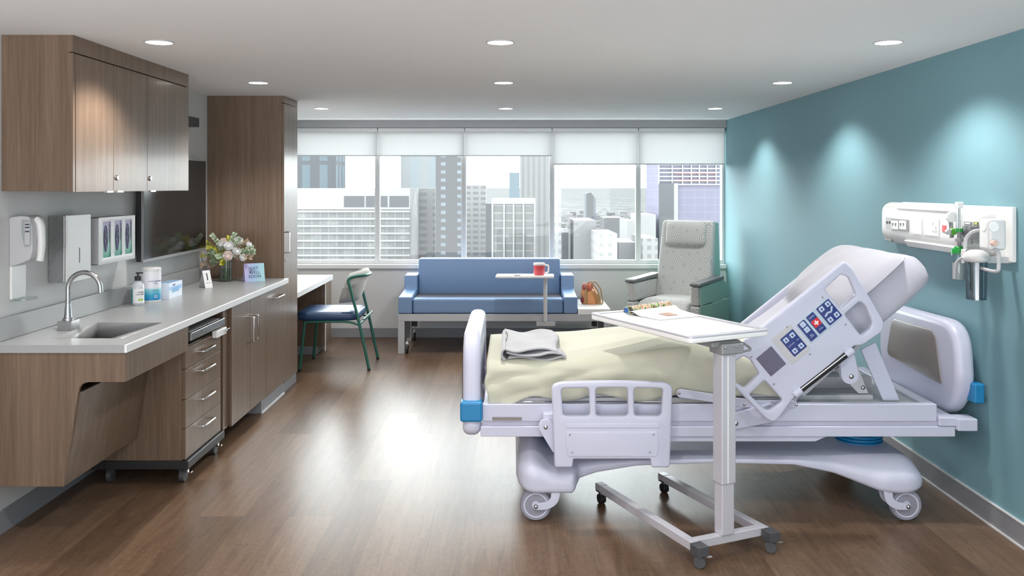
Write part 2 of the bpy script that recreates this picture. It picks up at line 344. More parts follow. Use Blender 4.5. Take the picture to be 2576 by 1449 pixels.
def facade(name, wallc, winc, fw, fh, gw, gh, rough=.6, ox=0, oz=0):
    """window grid: bays fw wide, floors fh high; gw, gh are the share taken by glass"""
    wallc, winc = dim(wallc), dim(winc)
    winc = '#%02x%02x%02x' % tuple(int(.62*int(winc[i:i+2], 16) + .38*int(wallc[i:i+2], 16)) for i in (1, 3, 5))  # haze painted in: window tone pulled towards the wall colour
    m = mat(name, wallc, rough, spec=0); N, L, b = nodes(m)
    tc = N.new('ShaderNodeTexCoord'); sp = N.new('ShaderNodeSeparateXYZ'); L.new(tc.outputs['Object'], sp.inputs[0])
    def mth(op, a, b_=None, c=None):
        x = N.new('ShaderNodeMath'); x.operation = op
        for i, v in enumerate((a, b_, c)):
            if v is None: continue
            if isinstance(v, (int, float)): x.inputs[i].default_value = v
            else: L.new(v, x.inputs[i])
        return x.outputs[0]
    hx = mth('ADD', sp.outputs[0], sp.outputs[1])
    fx = mth('LESS_THAN', mth('FRACT', mth('MULTIPLY_ADD', hx, 1/fw, ox)), gw); fz = mth('LESS_THAN', mth('FRACT', mth('MULTIPLY_ADD', sp.outputs[2], 1/fh, oz)), gh)
    a = mth('MULTIPLY', fx, fz)
    nz = N.new('ShaderNodeTexNoise'); nz.inputs['Scale'].default_value = .5/fh; nz.inputs['Detail'].default_value = 4; L.new(tc.outputs['Object'], nz.inputs['Vector'])
    wc = ramp(N, [(.35, winc), (.7, wallc)]); mr = mth('MULTIPLY', nz.outputs['Fac'], .75); L.new(mr, wc.inputs[0])
    mx = N.new('ShaderNodeMix'); mx.data_type = 'RGBA'; L.new(a, mx.inputs[0]); mx.inputs[6].default_value = lin(wallc); L.new(wc.outputs[0], mx.inputs[7]); L.new(mx.outputs[2], b.inputs['Base Color'])
    return m
# ------------------------------------------------------------------ room
XL, XR, YB, YF, ZC = -2.5, 2.405, 9.82, -1.6, 2.44
struct('floor', MB().box(XL-.1, XR+.1, YF-.1, YB+.1, -.1, 0), M['floor'])
struct('ceiling', MB().box(XL-.1, XR+.1, YF-.1, YB+.3, ZC, ZC+.1), M['ceil'])
struct('wall_left', MB().box(XL-.12, XL, YF-.1, YB+.3, 0, ZC), M['wallp'])
struct('wall_right', MB().box(XR, XR+.12, YF-.1, YB+.3, 0, ZC), M['teal'])
WB, WT = .82, 2.36
struct('wall_back', MB().box(XL, XR, YB, YB+.2, 0, .775), M['wallp'])
struct('trim_1', MB().box(XL, XR, YB-.03, YB+.22, .775, .82), M['frame'], .004)      # window stool
struct('trim_2', MB().box(XL, XR, YB-.005, YB+.22, 2.355, ZC), M['head'])              # blind pocket fascia
struct('baseboard_back', MB().box(XL, XR, YB-.012, YB, 0, .107), M['trimgrey'], .003)
struct('baseboard_left', MB().box(XL, XL+.012, YF, YB-.012, 0, .115), M['trimgrey'], .003)
struct('baseboard_right', MB().box(XR-.012, XR, YF, YB-.012, 0, .112), M['trimgrey'], .003)
struct('trim_3', MB().box(XR-.02, XR-.0125, YF, YB-.02, 0, .012), M['frame'], .002)      # pale floor bead under the right base
struct('trim_4', MB().box(XR-.014, XR, YF, YB-.02, .1125, .118), M['frame'])
pw = (XR - XL) / 5
mull = [XL] + [at(x, 0, YB+.1).x for x in (950, 1167, 1388, 1605)] + [XR]
for i in range(5):
    a, b = mull[i], mull[i+1]
    fr = MB(); y0, y1 = YB+.07, YB+.13; e = .028
    fr.box(a, a+e, y0, y1, WB, 2.35); fr.box(b-e, b, y0, y1, WB, 2.35); fr.box(a+e, b-e, y0, y1, WB, WB+.045); fr.box(a+e, b-e, y0, y1, 2.31, 2.35)
    o = struct('window_%d' % (i+1), fr, M['frame'], .003)
    build('pane', MB().box(a+e-.005, b-e+.005, YB+.098, YB+.102, WB+.04, 2.315), M['pane'], o)
zb = [2.035, 2.035, 2.035, 1.94, 1.94]
bx = [at(x, 0, YB).x for x in (735, 949.5, 1169, 1389, 1606.5, 1826)]; bx[0] = XL+.01; bx[5] = XR-.01
where = ['mostly hidden behind tall cabinet', 'beside the blind nearest tall cabinet', 'above the middle window, longest raised blind beside lowered pair', 'lowered further, first from the middle', 'lowered further, next to the teal wall']
for i in range(5):
    t = thing('roller_blind', 'white fabric roller blind ' + where[i], 'blind', ((bx[i]+bx[i+1])/2, YB+.03, 2.33), 'roller blinds across the window')
    a, b = bx[i]+.004, bx[i+1]-.004
    build('fabric', MB().box(a, b, YB+.028, YB+.030, zb[i]+.008, 2.335), M['blind'], t)
    build('bottom_bar', MB().box(a, b, YB+.022, YB+.036, zb[i], zb[i]+.012), M['ltgrey'], t, .002)
    build('cassette', MB().box(a, b, YB+.01, YB+.066, 2.31, 2.353), M['frame'], t, .004)

# ------------------------------------------------------------------ ceiling downlights
gl = []
def downlight(x, y, lab):
    t = thing('ceiling_light', lab, 'ceiling light', (x, y, ZC), 'recessed round downlights')
    build('trim_ring', MB().lathe([(.066, -.0005), (.072, -.0005), (.074, -.004), (.066, -.006)], (x, y, ZC), 40, caps=False), M['ltgrey'], t)
    build('diffuser', MB().lathe([(.0, -.0045), (.067, -.0045), (.067, -.0008), (.0, -.0008)], (x, y, ZC), 40), M['emit'], t)
    l = bpy.data.lights.new('downlight_lamp', 'SPOT'); l.energy = LAMP_W*4.2; l.spot_size = R(128); l.spot_blend = .55; l.shadow_soft_size = .06; l.color = (1, .97, .93)
    o = bpy.data.objects.new('downlight_lamp', l); COL.objects.link(o); o.location = (0, 0, -.02); o.parent = t
cols = {-1.81: 'left', -.06: 'middle', 1.93: 'right'}
rows = {4.485: 'nearest row of downlights', 6.24: 'second row of downlights', 8.31: 'row of downlights closest to the window'}
for y, rn in rows.items():
    for x, cn in cols.items(): downlight(x, y, 'round recessed white ceiling light, %s one in the %s' % (cn, rn))
for y in (2.6, .8):
    for x, cn in cols.items(): downlight(x, y, 'round recessed white ceiling light over the entry end of the room')

# ------------------------------------------------------------------ left wall cabinets
def pull(pts, r, name='handle', parent=None, m=None): return build(name, MB().tube(fillet(pts, .012, 4), r, 10), m or M['chrome'], parent)
uc = thing('wall_cabinet', 'wood laminate wall cabinet hung up to the ceiling above the sink counter', 'cabinet', (-2.3, 4.28, 1.67))
UY0, UY1, UX = 4.28, 5.81, -2.149
build('body', MB().box(XL+.002, UX-.02, UY0, UY1, 1.675, ZC), M['wood'], uc, .002)
build('fascia', MB().box(UX-.02, UX, UY0, UY1, 2.357, ZC), M['wood'], uc, .001)
dy = [UY0+.025, 4.714, 5.15, UY1]
build('stile', MB().box(UX-.02, UX, UY0, UY0+.022, 1.67, 2.352), M['wood'], uc, .001)
for i in range(3):
    d = build('door', MB().box(UX-.019, UX+.001, dy[i]+.002, dy[i+1]-.002, 1.67, 2.35), M['wood'], uc, .001)
    yh = dy[1]-.06 if i == 0 else dy[i]+.06
    build('handle', MB().box(UX-.004, UX+.014, yh-.035, yh+.035, 1.664, 1.676), M['chrome'], d, .002)
    if i: build('lock', MB().lathe([(.0, 0), (.014, 0), (.014, .006), (.011, .009), (.0, .009)], (UX+.001, dy[i]+.035, 1.745), 20, 'x'), M['steel'], d)
tc_ = thing('tall_cabinet', 'full height wood laminate cabinet at the far end of the counter', 'cabinet', (-2.2, 7.17, 0))
TX = -1.87
build('body', MB().box(XL+.002, TX-.02, 7.17, 7.62, .08, ZC), M['wood'], tc_, .002)
build('top_panel', MB().box(TX-.02, TX, 7.17, 7.62, 2.385, ZC), M['wood'], tc_, .001)
d = build('door', MB().box(TX-.019, TX+.001, 7.173, 7.617, .085, 2.38), M['wood'], tc_, .001)
hp = [at(718, 590, 7.24), at(718, 636, 7.24)]
pull([(TX, 7.22, 1.32), (TX+.035, 7.22, 1.32), (TX+.035, 7.22, 1.15), (TX, 7.22, 1.15)], .005, parent=d)
build('lock', MB().lathe([(0, 0), (.01, 0), (.01, .006), (0, .006)], (TX+.001, 7.22, 1.09), 16, 'x'), M['steel'], d)
build('toe_kick', MB().box(-2.45, TX-.005, 7.17, 7.6, 0, .079), M['trimgrey'], tc_, .002)
bc = thing('base_cabinet', 'wood laminate base cabinet with double doors below the far counter end', 'cabinet', (-2.2, 6.4, .1))
BX = -1.86
build('body', MB().box(XL+.003, BX-.02, 5.80, 7.165, .11, .905), M['wood'], bc, .001)
ed = [5.80, 6.22, 6.63, 7.16]
hy = {0: 6.17, 1: 6.27}
for i in range(3):
    d = build('door', MB().box(BX-.019, BX, ed[i]+.002, ed[i+1]-.002, .105, .90), M['wood'], bc, .001)
    if i < 2: pull([(BX, hy[i], .78), (BX+.04, hy[i], .78), (BX+.04, hy[i], .60), (BX, hy[i], .60)], .006, parent=d)
    else: pull([(BX, 6.80, .83), (BX+.04, 6.80, .83), (BX+.04, 7.0, .83), (BX, 7.0, .83)], .006, parent=d)
build('side_panel', MB().box(-2.45, BX-.025, 5.70, 5.797, .105, .905), M['wood'], bc, .001)
build('toe_kick', MB().box(-2.45, BX-.012, 6.53, 7.165, 0, .104), M['trimgrey'], bc, .002)
build('toe_bead', MB().box(BX-.012, BX-.002, 6.53, 7.165, 0, .012), M['frame'], bc)
# counter with integral ramp basin
ct = thing('countertop', 'grey solid surface countertop with integral ramped sink basin and backsplash', 'countertop', (-2.2, 4.15, .9))
CZ, CXF, CY0 = .945, -1.83, 4.153
SX0, SX1, SY0, SY1 = -2.292, -1.93, 4.336, 4.84
m_ = MB()
def topstrip(x0, x1, y0, y1): m_.box(x0, x1, y0, y1, CZ-.038, CZ)
topstrip(-2.477, SX0, CY0, 7.165); topstrip(SX1, CXF-.012, CY0+.0, 7.165); topstrip(SX0, SX1, CY0, SY0); topstrip(SX0, SX1, SY1, 7.165)
build('worktop', m_, M['counter'], ct)
build('front_edge', MB().box(CXF-.012, CXF, CY0, 7.165, CZ-.038, CZ), M['edge'], ct, .002)
m_ = MB(); bd = CZ-.11
m_.add([(SX0,SY0,CZ),(SX0,SY1,CZ),(SX0,SY1,bd),(SX0,SY0,bd)], [(0,1,2,3)])
m_.add([(SX0,SY0,bd),(SX0,SY1,bd),(SX1,SY1,CZ-.002),(SX1,SY0,CZ-.002)], [(0,1,2,3)])
m_.add([(SX0,SY0,CZ),(SX0,SY0,bd),(SX1,SY0,CZ-.002),(SX1,SY0,CZ)], [(0,1,2,3)])
m_.add([(SX0,SY1,CZ),(SX0,SY1,bd),(SX1,SY1,CZ-.002),(SX1,SY1,CZ)], [(0,1,2,3)])
o = build('basin', m_, M['counter'], ct); md = o.modifiers.new('thick', 'SOLIDIFY'); md.thickness = .004; md.offset = 0
build('backsplash', MB().box(XL+.002, -2.478, CY0, 7.165, CZ, 1.056), M['counter'], ct, .002)
# sink apron
sa = thing('sink_apron', 'wood laminate apron with sloped knee panel under the sink', 'cabinet panel', (-2.2, 4.16, .27))
m_ = MB(); Ys = 4.165
build('fascia', MB().box(-1.862, -1.842, Ys+.0205, 4.975, .766, .905), M['wood'], sa, .001)
P = lambda px, py: xz(px, py, Ys)
pp = [(-2.47, .905), (-1.842, .905), (-1.842, .766), (P(222,962)[0], .766), (P(208,964)[0], .758), (P(200,975)[0], .74), (P(196,990)[0], .714), (-2.136, .268), (-2.47, .268)]
build('end_panel', MB().prism([(x, Ys-.0, z) for x, z in pp], (0, .02, 0)), M['wood'], sa, .001)
build('knee_panel', MB().prism([(-2.062, Ys+.02, .714), (-2.136, Ys+.02, .268), (-2.155, Ys+.02, .268), (-2.081, Ys+.02, .714)], (0, .785, 0)), M['wood'], sa, .001)
# faucet
fc = thing('faucet', 'brushed steel gooseneck faucet standing behind the sink', 'faucet', (-2.33, 4.56, CZ))
fx, fy = -2.335, 4.60
build('base_block', MB().box(fx-.035, fx+.04, fy-.045, fy+.045, CZ, CZ+.05), M['steel'], fc, .002)
build('body', MB().lathe([(.026, .05), (.026, .062), (.02, .064), (.013, .14), (.0155, .142), (.0155, .15), (.011, .152)], (fx, fy, CZ), 28), M['steel'], fc)
arc = [(fx, fy, CZ+.15), (fx, fy, CZ+.215)] + [(fx+.085-.085*math.cos(R(a)), fy, CZ+.215+.085*math.sin(R(a))) for a in range(0, 176, 8)] + [(fx+.171, fy, CZ+.195)]
build('spout', MB().tube(arc, .0125, 18), M['steel'], fc)
# dispensers
sd = thing('soap_dispenser', 'pale plastic elbow operated soap dispenser with clear drip tray on wall', 'dispenser', (-2.44, 4.42, 1.14))
SY = 4.345
prof = [(-2.5,1.545),(-2.44,1.553),(-2.40,1.548),(-2.385,1.50),(-2.383,1.38),(-2.395,1.335),(-2.44,1.315),(-2.5,1.295)]
build('body', MB().prism([(x, SY, z) for x, z in rp(prof, .012, 4)], (0, .13, 0)), M['ltgrey'], sd, .008, 3)
plate('window', rp([(-2.435,1.535),(-2.39,1.53),(-2.384,1.47),(-2.39,1.40),(-2.42,1.395),(-2.435,1.46)], .012), [], .006, .002, XZ(SY-.001), M['clear'], sd)
lb = build('paper_label', MB().box(-2.418, -2.392, SY-.006, SY-.004, 1.41, 1.52), M['ltgrey'], sd)
for z in (1.51, 1.495, 1.475): build('label_band', MB().box(-2.415, -2.395, SY-.0075, SY-.006, z-.004, z+.003), M['ink'], lb)
build('push_lever', MB().tube(spline([(-2.395, 4.40, 1.535), (-2.376, 4.40, 1.51), (-2.368, 4.40, 1.42), (-2.372, 4.40, 1.35), (-2.376, 4.40, 1.325)], 5), [.017]*20+[.02], 14), M['white'], sd)
build('back_plate', MB().box(-2.499, -2.485, SY+.002, SY+.128, 1.135, 1.30), M['white'], sd, .003)
build('drip_tray', MB().prism([(x, y, 1.128) for x, y in rp([(-2.5,SY),(-2.42,SY+.005),(-2.395,SY+.065),(-2.42,SY+.125),(-2.5,SY+.13)], .03)], (0, 0, .01)), M['clear'], sd, .002)
td = thing('paper_towel_dispenser', 'brushed steel paper towel dispenser with white front between soap dispenser and gloves', 'dispenser', (-2.45, 4.84, 1.18))
build('body', MB().box(-2.499, -2.41, 4.709, 4.975, 1.18, 1.54), M['steel'], td, .004)
dr = build('front_door', MB().box(-2.41, -2.394, 4.712, 4.975, 1.175, 1.543), M['white'], td, .006, 3)
build('level_slot', MB().prism([(-2.3945, y, z) for y, z in rrect(4.836, 4.846, 1.275, 1.36, .005)], (.001, 0, 0)), M['dark'], dr)
# glove box holder and three glove boxes
gh = thing('glove_box_holder', 'white metal holder for three glove boxes on the wall beside television', 'holder', (-2.45, 5.32, 1.24))
gy0, gy1, gz0, gz1 = 5.077, 5.564, 1.24, 1.515
wins = []
for k, (a, b) in enumerate(((875, 945), (975, 1040), (1065, 1125))):
    f_ = lambda v: F*2.40/(CX - v*.295)
    wins.append((f_(a), f_(b)))
plate('front_plate', [(gy0,gz0),(gy1,gz0),(gy1,gz1),(gy0,gz1)], [rrect(a, b, 1.278, 1.49, .012) for a, b in wins], .004, .0006, YZ(-2.40), M['white'], gh)
m_ = MB(); m_.box(-2.499, -2.402, gy0, gy0+.003, gz0, gz1); m_.box(-2.499, -2.402, gy1-.003, gy1, gz0, gz1); m_.box(-2.499, -2.402, gy0, gy1, gz0, gz0+.003); m_.box(-2.499, -2.402, gy0, gy1, gz1-.003, gz1)
build('case', m_, M['ltgrey'], gh)
def tealmat():
    m = mat('glove_box_print', '#a8c4c4', .5); N, L, b = nodes(m); tc = N.new('ShaderNodeTexCoord'); sp = N.new('ShaderNodeSeparateXYZ'); L.new(tc.outputs['Object'], sp.inputs[0])
    mr = N.new('ShaderNodeMapRange'); mr.inputs['From Min'].default_value = 1.28; mr.inputs['From Max'].default_value = 1.49; L.new(sp.outputs[2], mr.inputs[0])
    rm = ramp(N, [(0, '#3fae96'), (.35, '#a9cdc8'), (.9, '#b3a9cf')]); L.new(mr.outputs[0], rm.inputs[0]); L.new(rm.outputs[0], b.inputs['Base Color']); return m
M['glovebox'] = tealmat()
M['glove'] = mat('purple_nitrile', '#4a4192', .4, bump=(60, .6, .004)); M['hole'] = mat('glove_box_opening', '#1d1a36', .6)
for k, (a, b) in enumerate(wins):
    t = thing('glove_box', 'teal and lilac box of purple gloves, %s opening of holder' % ('nearest', 'middle', 'farthest')[k], 'glove box', (-2.45, (a+b)/2, 1.245), 'glove boxes in wall holder')
    build('carton', MB().box(-2.49, -2.404, a-.015, b+.015, 1.245, 1.51), M['glovebox'], t)
    c = (a+b)/2-.006; el = [(c+.027*math.cos(2*math.pi*i/28), 1.388+.080*math.sin(2*math.pi*i/28)) for i in range(28)]
    build('opening', MB().prism([(-2.4039, y, z) for y, z in el], (.001, 0, 0)), M['hole'], t)
    g = MB()
    for j in range(4): g.ell((-2.407, c+(-.006 if j % 2 else .006), 1.335+j*.035), (.006, .012, .024), 12, 8)
    build('glove', g, M['glove'], t)
    text('ALLERDERM', .02, frame((-2.4035, b-.012, 1.42), (0, 0, -1), (0, 1, 0)), M['ink'], t)
# television
tv = thing('television', 'large black flat television mounted on the grey wall', 'television', (-2.45, 6.3, 1.2))
ty0, ty1, tz0, tz1 = 5.737, 6.915, 1.195, 1.90
build('housing', MB().box(-2.47, -2.428, ty0+.01, ty1-.01, tz0+.005, tz1-.005), M['black'], tv, .004)
build('bezel', MB().box(-2.434, -2.420, ty0, ty1, tz0, tz1), M['midgrey'], tv, .002)
build('screen', MB().box(-2.4205, -2.4185, ty0+.006, ty1-.006, tz0+.022, tz1-.006), M['screen'], tv)
build('wall_bracket', MB().box(-2.499, -2.47, 6.1, 6.6, 1.4, 1.7), M['black'], tv)
wb = build('wall_vent', MB().box(-2.499, -2.42, 6.3, 6.77, 2.155, 2.225), M['dark'], None, .004); tag(wb, 'dark grey box mounted high on wall above television', 'vent')
# ------------------------------------------------------------------ drawer cart under the counter
dc = thing('drawer_cart', 'wood laminate rolling cart with four drawers tucked under the counter', 'drawer cart', (-2.1, 5.28, 0))
cy0, cy1, cx0, cx1 = 4.984, 5.59, -2.40, -1.862
build('body', MB().box(cx0, cx1-.02, cy0, cy1, .135, .775), M['wood'], dc, .001)
build('upright', MB().box(cx0, cx1, cy0, cy0+.018, .775, .865), M['wood'], dc)
zz = [.775, .654, .481, .316, .138]; hz = [.715, .60, .431, .27]
for i in range(4):
    d = build('drawer', MB().box(cx1-.019, cx1+.001, cy0+.003, cy1-.003, zz[i+1]+.002, zz[i]-.002), M['wood'], dc, .001)
    pull([(cx1, 5.21, hz[i]), (cx1+.032, 5.21, hz[i]), (cx1+.032, 5.40, hz[i]), (cx1, 5.40, hz[i])], .006, parent=d)
tr = build('pull_out_tray', MB().box(-2.35, -1.838, 5.01, 5.60, .812, .857), M['steel'], dc, .003)
build('tray_well', MB().box(-2.3, -1.86, 5.04, 5.57, .857, .859), M['midgrey'], tr)
lk = build('latch', MB().box(-1.86, -1.826, 5.42, 5.60, .757, .80), M['white'], dc, .004); build('latch_key', MB().box(-1.826, -1.812, 5.57, 5.62, .775, .79), M['chrome'], lk, .002)
build('base_frame', MB().box(cx0, cx1+.02, cy0-.01, cy1+.02, .085, .135), M['black'], dc, .006)
for (x, y, brake) in ((cx1-.03, cy0+.05, 1), (cx1-.03, cy1-.04, 1), (cx0+.09, cy0+.05, 0), (cx0+.09, cy1-.04, 0)):
    c = build('caster', MB().cyl((x-.014, y, .037), (x+.014, y, .037), .037, n=24).box(x-.02, x+.02, y-.015, y+.02, .055, .086), M['dark'], dc, .002)
    if brake: build('brake_lever', MB().box(x+.012, x+.05, y-.012, y+.012, .05, .058).box(x+.02, x+.03, y-.01, y+.01, .045, .075), M['chrome'], c, .002)
# desk
dk = thing('desk', 'white topped desk with wood pedestal beside the window wall', 'desk', (-2.2, 8.4, 0))
build('desktop', MB().box(XL+.002, -1.885, 7.63, 9.21, .715, .765), M['tabletop'], dk, .003)
build('pedestal', MB().box(-2.46, -1.895, 8.86, 9.17, .077, .714), M['wood'], dk, .002)
build('toe_kick', MB().box(-2.44, -1.97, 8.82, 9.15, 0, .076), M['trimgrey'], dk, .002)
build('edge_strip', MB().box(-1.895, -1.888, 8.858, 8.872, .03, .714), M['edge'], dk)
# desk chair
ch = thing('desk_chair', 'green tubular side chair with blue seat and grey curved back at the desk', 'chair', (-1.63, 8.3, 0))
gn = M['green']
yc = 8.325
def legtube(y, s_):
    return MB().tube(spline([(-1.318, y, .012), (-1.40, y, .40), (-1.50, y, .80)], 8), .0135, 12)
for y in (8.06, 8.59): build('leg', legtube(y, 1), gn, ch); 
build('back_rail', MB().tube(spline([(-1.50, 8.06, .79), (-1.508, 8.062, .835), (-1.47, 8.09, .86), (-1.38, 8.20, .865), (-1.352, 8.325, .865), (-1.38, 8.45, .865), (-1.47, 8.56, .86), (-1.508, 8.588, .835), (-1.50, 8.59, .79)], 6), .0135, 12), gn, ch)
for y in (8.03, 8.60):
    build('leg', MB().tube([(-1.95, y, .012), (-1.905, y+(.02 if y < 8.3 else -.02), .455)], .0135, 12), gn, ch)
build('foot_cap', MB().cyl((-1.318, 8.06, 0), (-1.321, 8.06, .02), .0145), M['black'], ch)
for (x, y) in ((-1.318, 8.59), (-1.95, 8.03), (-1.95, 8.60)): build('foot_cap', MB().cyl((x, y, 0), (x, y, .02), .0145), M['black'], ch)
for y, s_ in ((8.06, 1), (8.59, -1)):
    build('seat_rail', MB().tube(spline([(-1.93, y+.0*s_, .445), (-1.65, y, .45), (-1.50, y, .445), (-1.40, y, .415)], 6), .010, 10), gn, ch)
build('cross_bar', MB().cyl((-1.40, 8.06, .43), (-1.40, 8.59, .43), .010).cyl((-1.37, 8.06, .47), (-1.37, 8.59, .47), .008), gn, ch)
sm = MB(); out = rp([(-2.0, 8.10), (-1.96, 8.04), (-1.46, 8.055), (-1.42, 8.12), (-1.42, 8.53), (-1.46, 8.595), (-1.96, 8.61), (-2.0, 8.55)], .05, 5)
rows_ = []; cx_ = -1.71
for (sc_, z) in ((.86, .455), (.97, .462), (1.0, .482), (1.0, .50), (.985, .522), (.93, .535), (.6, .54), (.01, .54)):
    rows_.append([Vector((cx_+(x-cx_)*sc_, yc+(y-yc)*sc_, z)) for x, y in out])
sm.grid(rows_, True); sm.f.append(tuple(range(len(out)))); build('seat', sm, M['navy'], ch, sharp=60)
rows_ = []
n_ = 20
for j in range(15):
    v = -1 + 2*j/14; row = []
    for side in (1, -1):
        for i in range(n_+1):
            u = (-1 + 2*i/n_) * side
            wid = .265*math.sqrt(max(0, 1 - (abs(v)**4)*.38)) * (1-.12*(v < 0)*abs(v)); th = .030*(1-abs(u)**6*.9)*(1-abs(v)**8*.9)
            ang = u*1.05; rx = -1.395 + .0 ; bend = .205*(1-math.cos(ang*1.15))
            x = -1.405 - bend + v*.012 + side*th; z = .765 + .155*v + .03*(u*u)*(-1 if v > 0 else 0)
            row.append((x - .02 + .04*v, yc + wid*math.sin(ang)/math.sin(1.05), z))
    rows_.append(row)
bk = MB(); bk.grid(rows_, True); L_ = len(rows_[0]); bk.f.append(tuple(range(L_))); bk.f.append(tuple(14*L_+k for k in range(L_)))
build('backrest', bk, M['greyfab'], ch, sharp=70)

# ------------------------------------------------------------------ sofa
sf = thing('sofa', 'long blue vinyl sofa on silver wheeled frame below the window', 'sofa', (-.25, 9.2, 0))
SFY, SBK = 8.86, 9.64
def arm(x0, x1, name='armrest'):
    pr = [(SFY, .405), (SFY, .575), (9.36, .602), (9.37, .743), (9.60, .752), (9.60, .405)]
    build(name, MB().prism([(x0, y, z) for y, z in pr], (x1-x0, 0, 0)), M['blue'], sf, .014, 4)
arm(-1.153, -1.012); arm(.524, .664)
build('seat_cushion', MB().box(-1.008, .520, SFY+.005, 9.02, .405, .556), M['blue'], sf, .022, 4)
build('seat_deck', MB().box(-1.008, .520, 9.0, 9.45, .405, .545), M['deck'], sf, .01)  # dark grey strip along the back of the seat
build('back_cushion', MB().prism([(-1.01, y, z) for y, z in ((9.42, .55), (9.46, .915), (9.62, .915), (9.62, .50), (9.44, .50))], (1.53, 0, 0)), M['blue'], sf, .018, 4)
build('side_frame', MB().box(-1.156, .995, SFY-.004, SFY+.05, .33, .403).box(-1.156, .995, SBK-.05, SBK, .33, .403).box(-1.156, -1.10, SFY, SBK, .33, .403).box(.93, .995, SFY, SBK, .33, .403).box(-1.1, .94, SFY+.05, SBK-.05, .375, .403), M['rail'], sf, .003)
for (x0, x1, y0, y1, mm) in ((-1.156, -1.088, SFY-.003, SFY+.06, 'rail'), (-1.156, -1.10, SBK-.06, SBK, 'rail'), (.93, .995, SFY-.003, SFY+.06, 'rail'), (.93, .985, SBK-.06, SBK, 'rail')):
    build('leg', MB().box(x0, x1, y0, y1, 0, .335), M[mm], sf, .003)
for (x, y) in ((-1.065, SFY+.035), (-1.07, SBK-.03), (.905, SFY+.035), (.905, SBK-.03)):
    c = build('caster', MB().cyl((x-.01, y, .05), (x+.01, y, .05), .05, n=28), M['black'], sf, .003)
    build('caster_fork', MB().box(x-.013, x+.013, y-.02, y+.02, .085, .12).cyl((x, y, .12), (x, y, .16), .008), M['chrome'], c)
    build('caster_mount', MB().box(x-.03, x+.03, y-.01, y+.01, .16, .33), M['dark'], sf)
build('side_table', MB().box(.668, .997, SFY-.002, 9.62, .395, .455), M['tabletop'], sf, .004)
# swing tray arm fixed to the sofa rail
st = thing('swivel_tray_table', 'small white swivel tray on a post rising in front of the sofa', 'tray table', (.34, 8.78, .3))
build('tray', MB().prism([(x, y, .785) for x, y in rp([(-.165, 8.66), (.415, 8.66), (.425, 8.90), (-.155, 8.90)], .02)], (0, 0, .022)), M['white'], st, .004)
build('post', MB().tube(fillet([(.335, 8.79, .79), (.335, 8.79, .335), (.335, 8.84, .325)], .03), .0195, 20), M['white'], st)
build('mount_plate', MB().box(.245, .435, 8.79, 8.855, .29, .33), M['ltgrey'], st, .004)
mg = thing('mug', 'coral red mug with white rim standing on the small swivel tray', 'mug', (.28, 8.78, .807))
mx_, my_ = .273, 8.78
build('cup', MB().lathe([(.0, 0), (.05, 0), (.055, .008), (.056, .105), (.052, .105), (.050, .012), (0, .01)], (mx_, my_, .807), 36), M['red'], mg, sharp=50)
build('rim', MB().lathe([(.052, .100), (.0575, .100), (.0585, .118), (.054, .122), (.051, .118)], (mx_, my_, .807), 36), M['white'], mg)
build('handle', MB().tube(fillet([(mx_+.05, my_, .907), (mx_+.095, my_, .905), (mx_+.092, my_, .832), (mx_+.05, my_, .83)], .02), .008, 10), M['white'], mg)
ph = build('phone', MB().prism([(x, y, .807) for x, y in rp([(.02, 8.70), (.085, 8.70), (.095, 8.83), (.03, 8.83)], .01)], (0, 0, .008)), mat('phone_navy', '#2e4a6e', .25), None, .002); tag(ph, 'small dark blue smartphone lying on the swivel tray', 'phone')
# handbag
hb = thing('handbag', 'tan leather handbag with long looped straps on the white sofa side table', 'bag', (.82, 9.3, .455))
hx, hy_ = .83, 9.25
hm = MB(); rws = []
for j in range(17):
    v = j/16; z = .455 + .001 + .185*v; r_ = .098*(1 - .10*v - .42*max(0, v-.62)/.38) * (1 if v > .04 else .93)
    rws.append([(hx + r_*(1+.05*math.sin(5*a+v*6)*v)*math.cos(a) - .03*v*v, hy_ + r_*.72*(1+.06*math.cos(4*a+v*5)*v)*math.sin(a), z + .02*v*math.sin(3*a)) for a in [2*math.pi*k/40 for k in range(40)]])
hm.grid(rws, True); hm.f.append(tuple(range(40)))
build('body', hm, M['tan'], hb, sharp=80)
ll = MB()
for k in range(7):
    a = k*.9; ll.ell((hx-.035+.035*math.cos(a), hy_-.03+.03*math.sin(a), .64+.012*math.sin(a*2)), (.026, .022, .030), 12, 8)
build('gathered_top', ll, mat('bag_lining', '#b8624c', .6, bump=(80, .5, .002)), hb)
for dx in (0, .045):
    build('strap', MB().tube(spline([(hx-.05+dx, hy_-.05, .64), (hx-.01+dx, hy_-.055, .695), (hx+.05+dx, hy_-.06, .63), (hx+.085+dx*.6, hy_-.06, .55), (hx+.10+dx*.5, hy_-.065, .475), (hx+.075+dx*.5, hy_-.07, .468), (hx+.06+dx*.3, hy_-.07, .53), (hx+.03, hy_-.075, .60)], 7), .0075, 8), M['tand'], hb)
build('front_strap', MB().tube(spline([(hx-.05, hy_-.06, .62), (hx-.055, hy_-.072, .56), (hx-.055, hy_-.072, .50), (hx-.052, hy_-.066, .462)], 5), .010, 8), M['tand'], hb)
build('tassel', MB().ell((hx-.088, hy_-.03, .50), (.022, .02, .036), 12, 8), M['darkred'], hb)
build('ring', MB().tube(spline([(hx-.06+.012*math.cos(a), hy_-.072, .65+.012*math.sin(a)) for a in [k*.785 for k in range(9)]], 2), .003, 6), M['chrome'], hb)

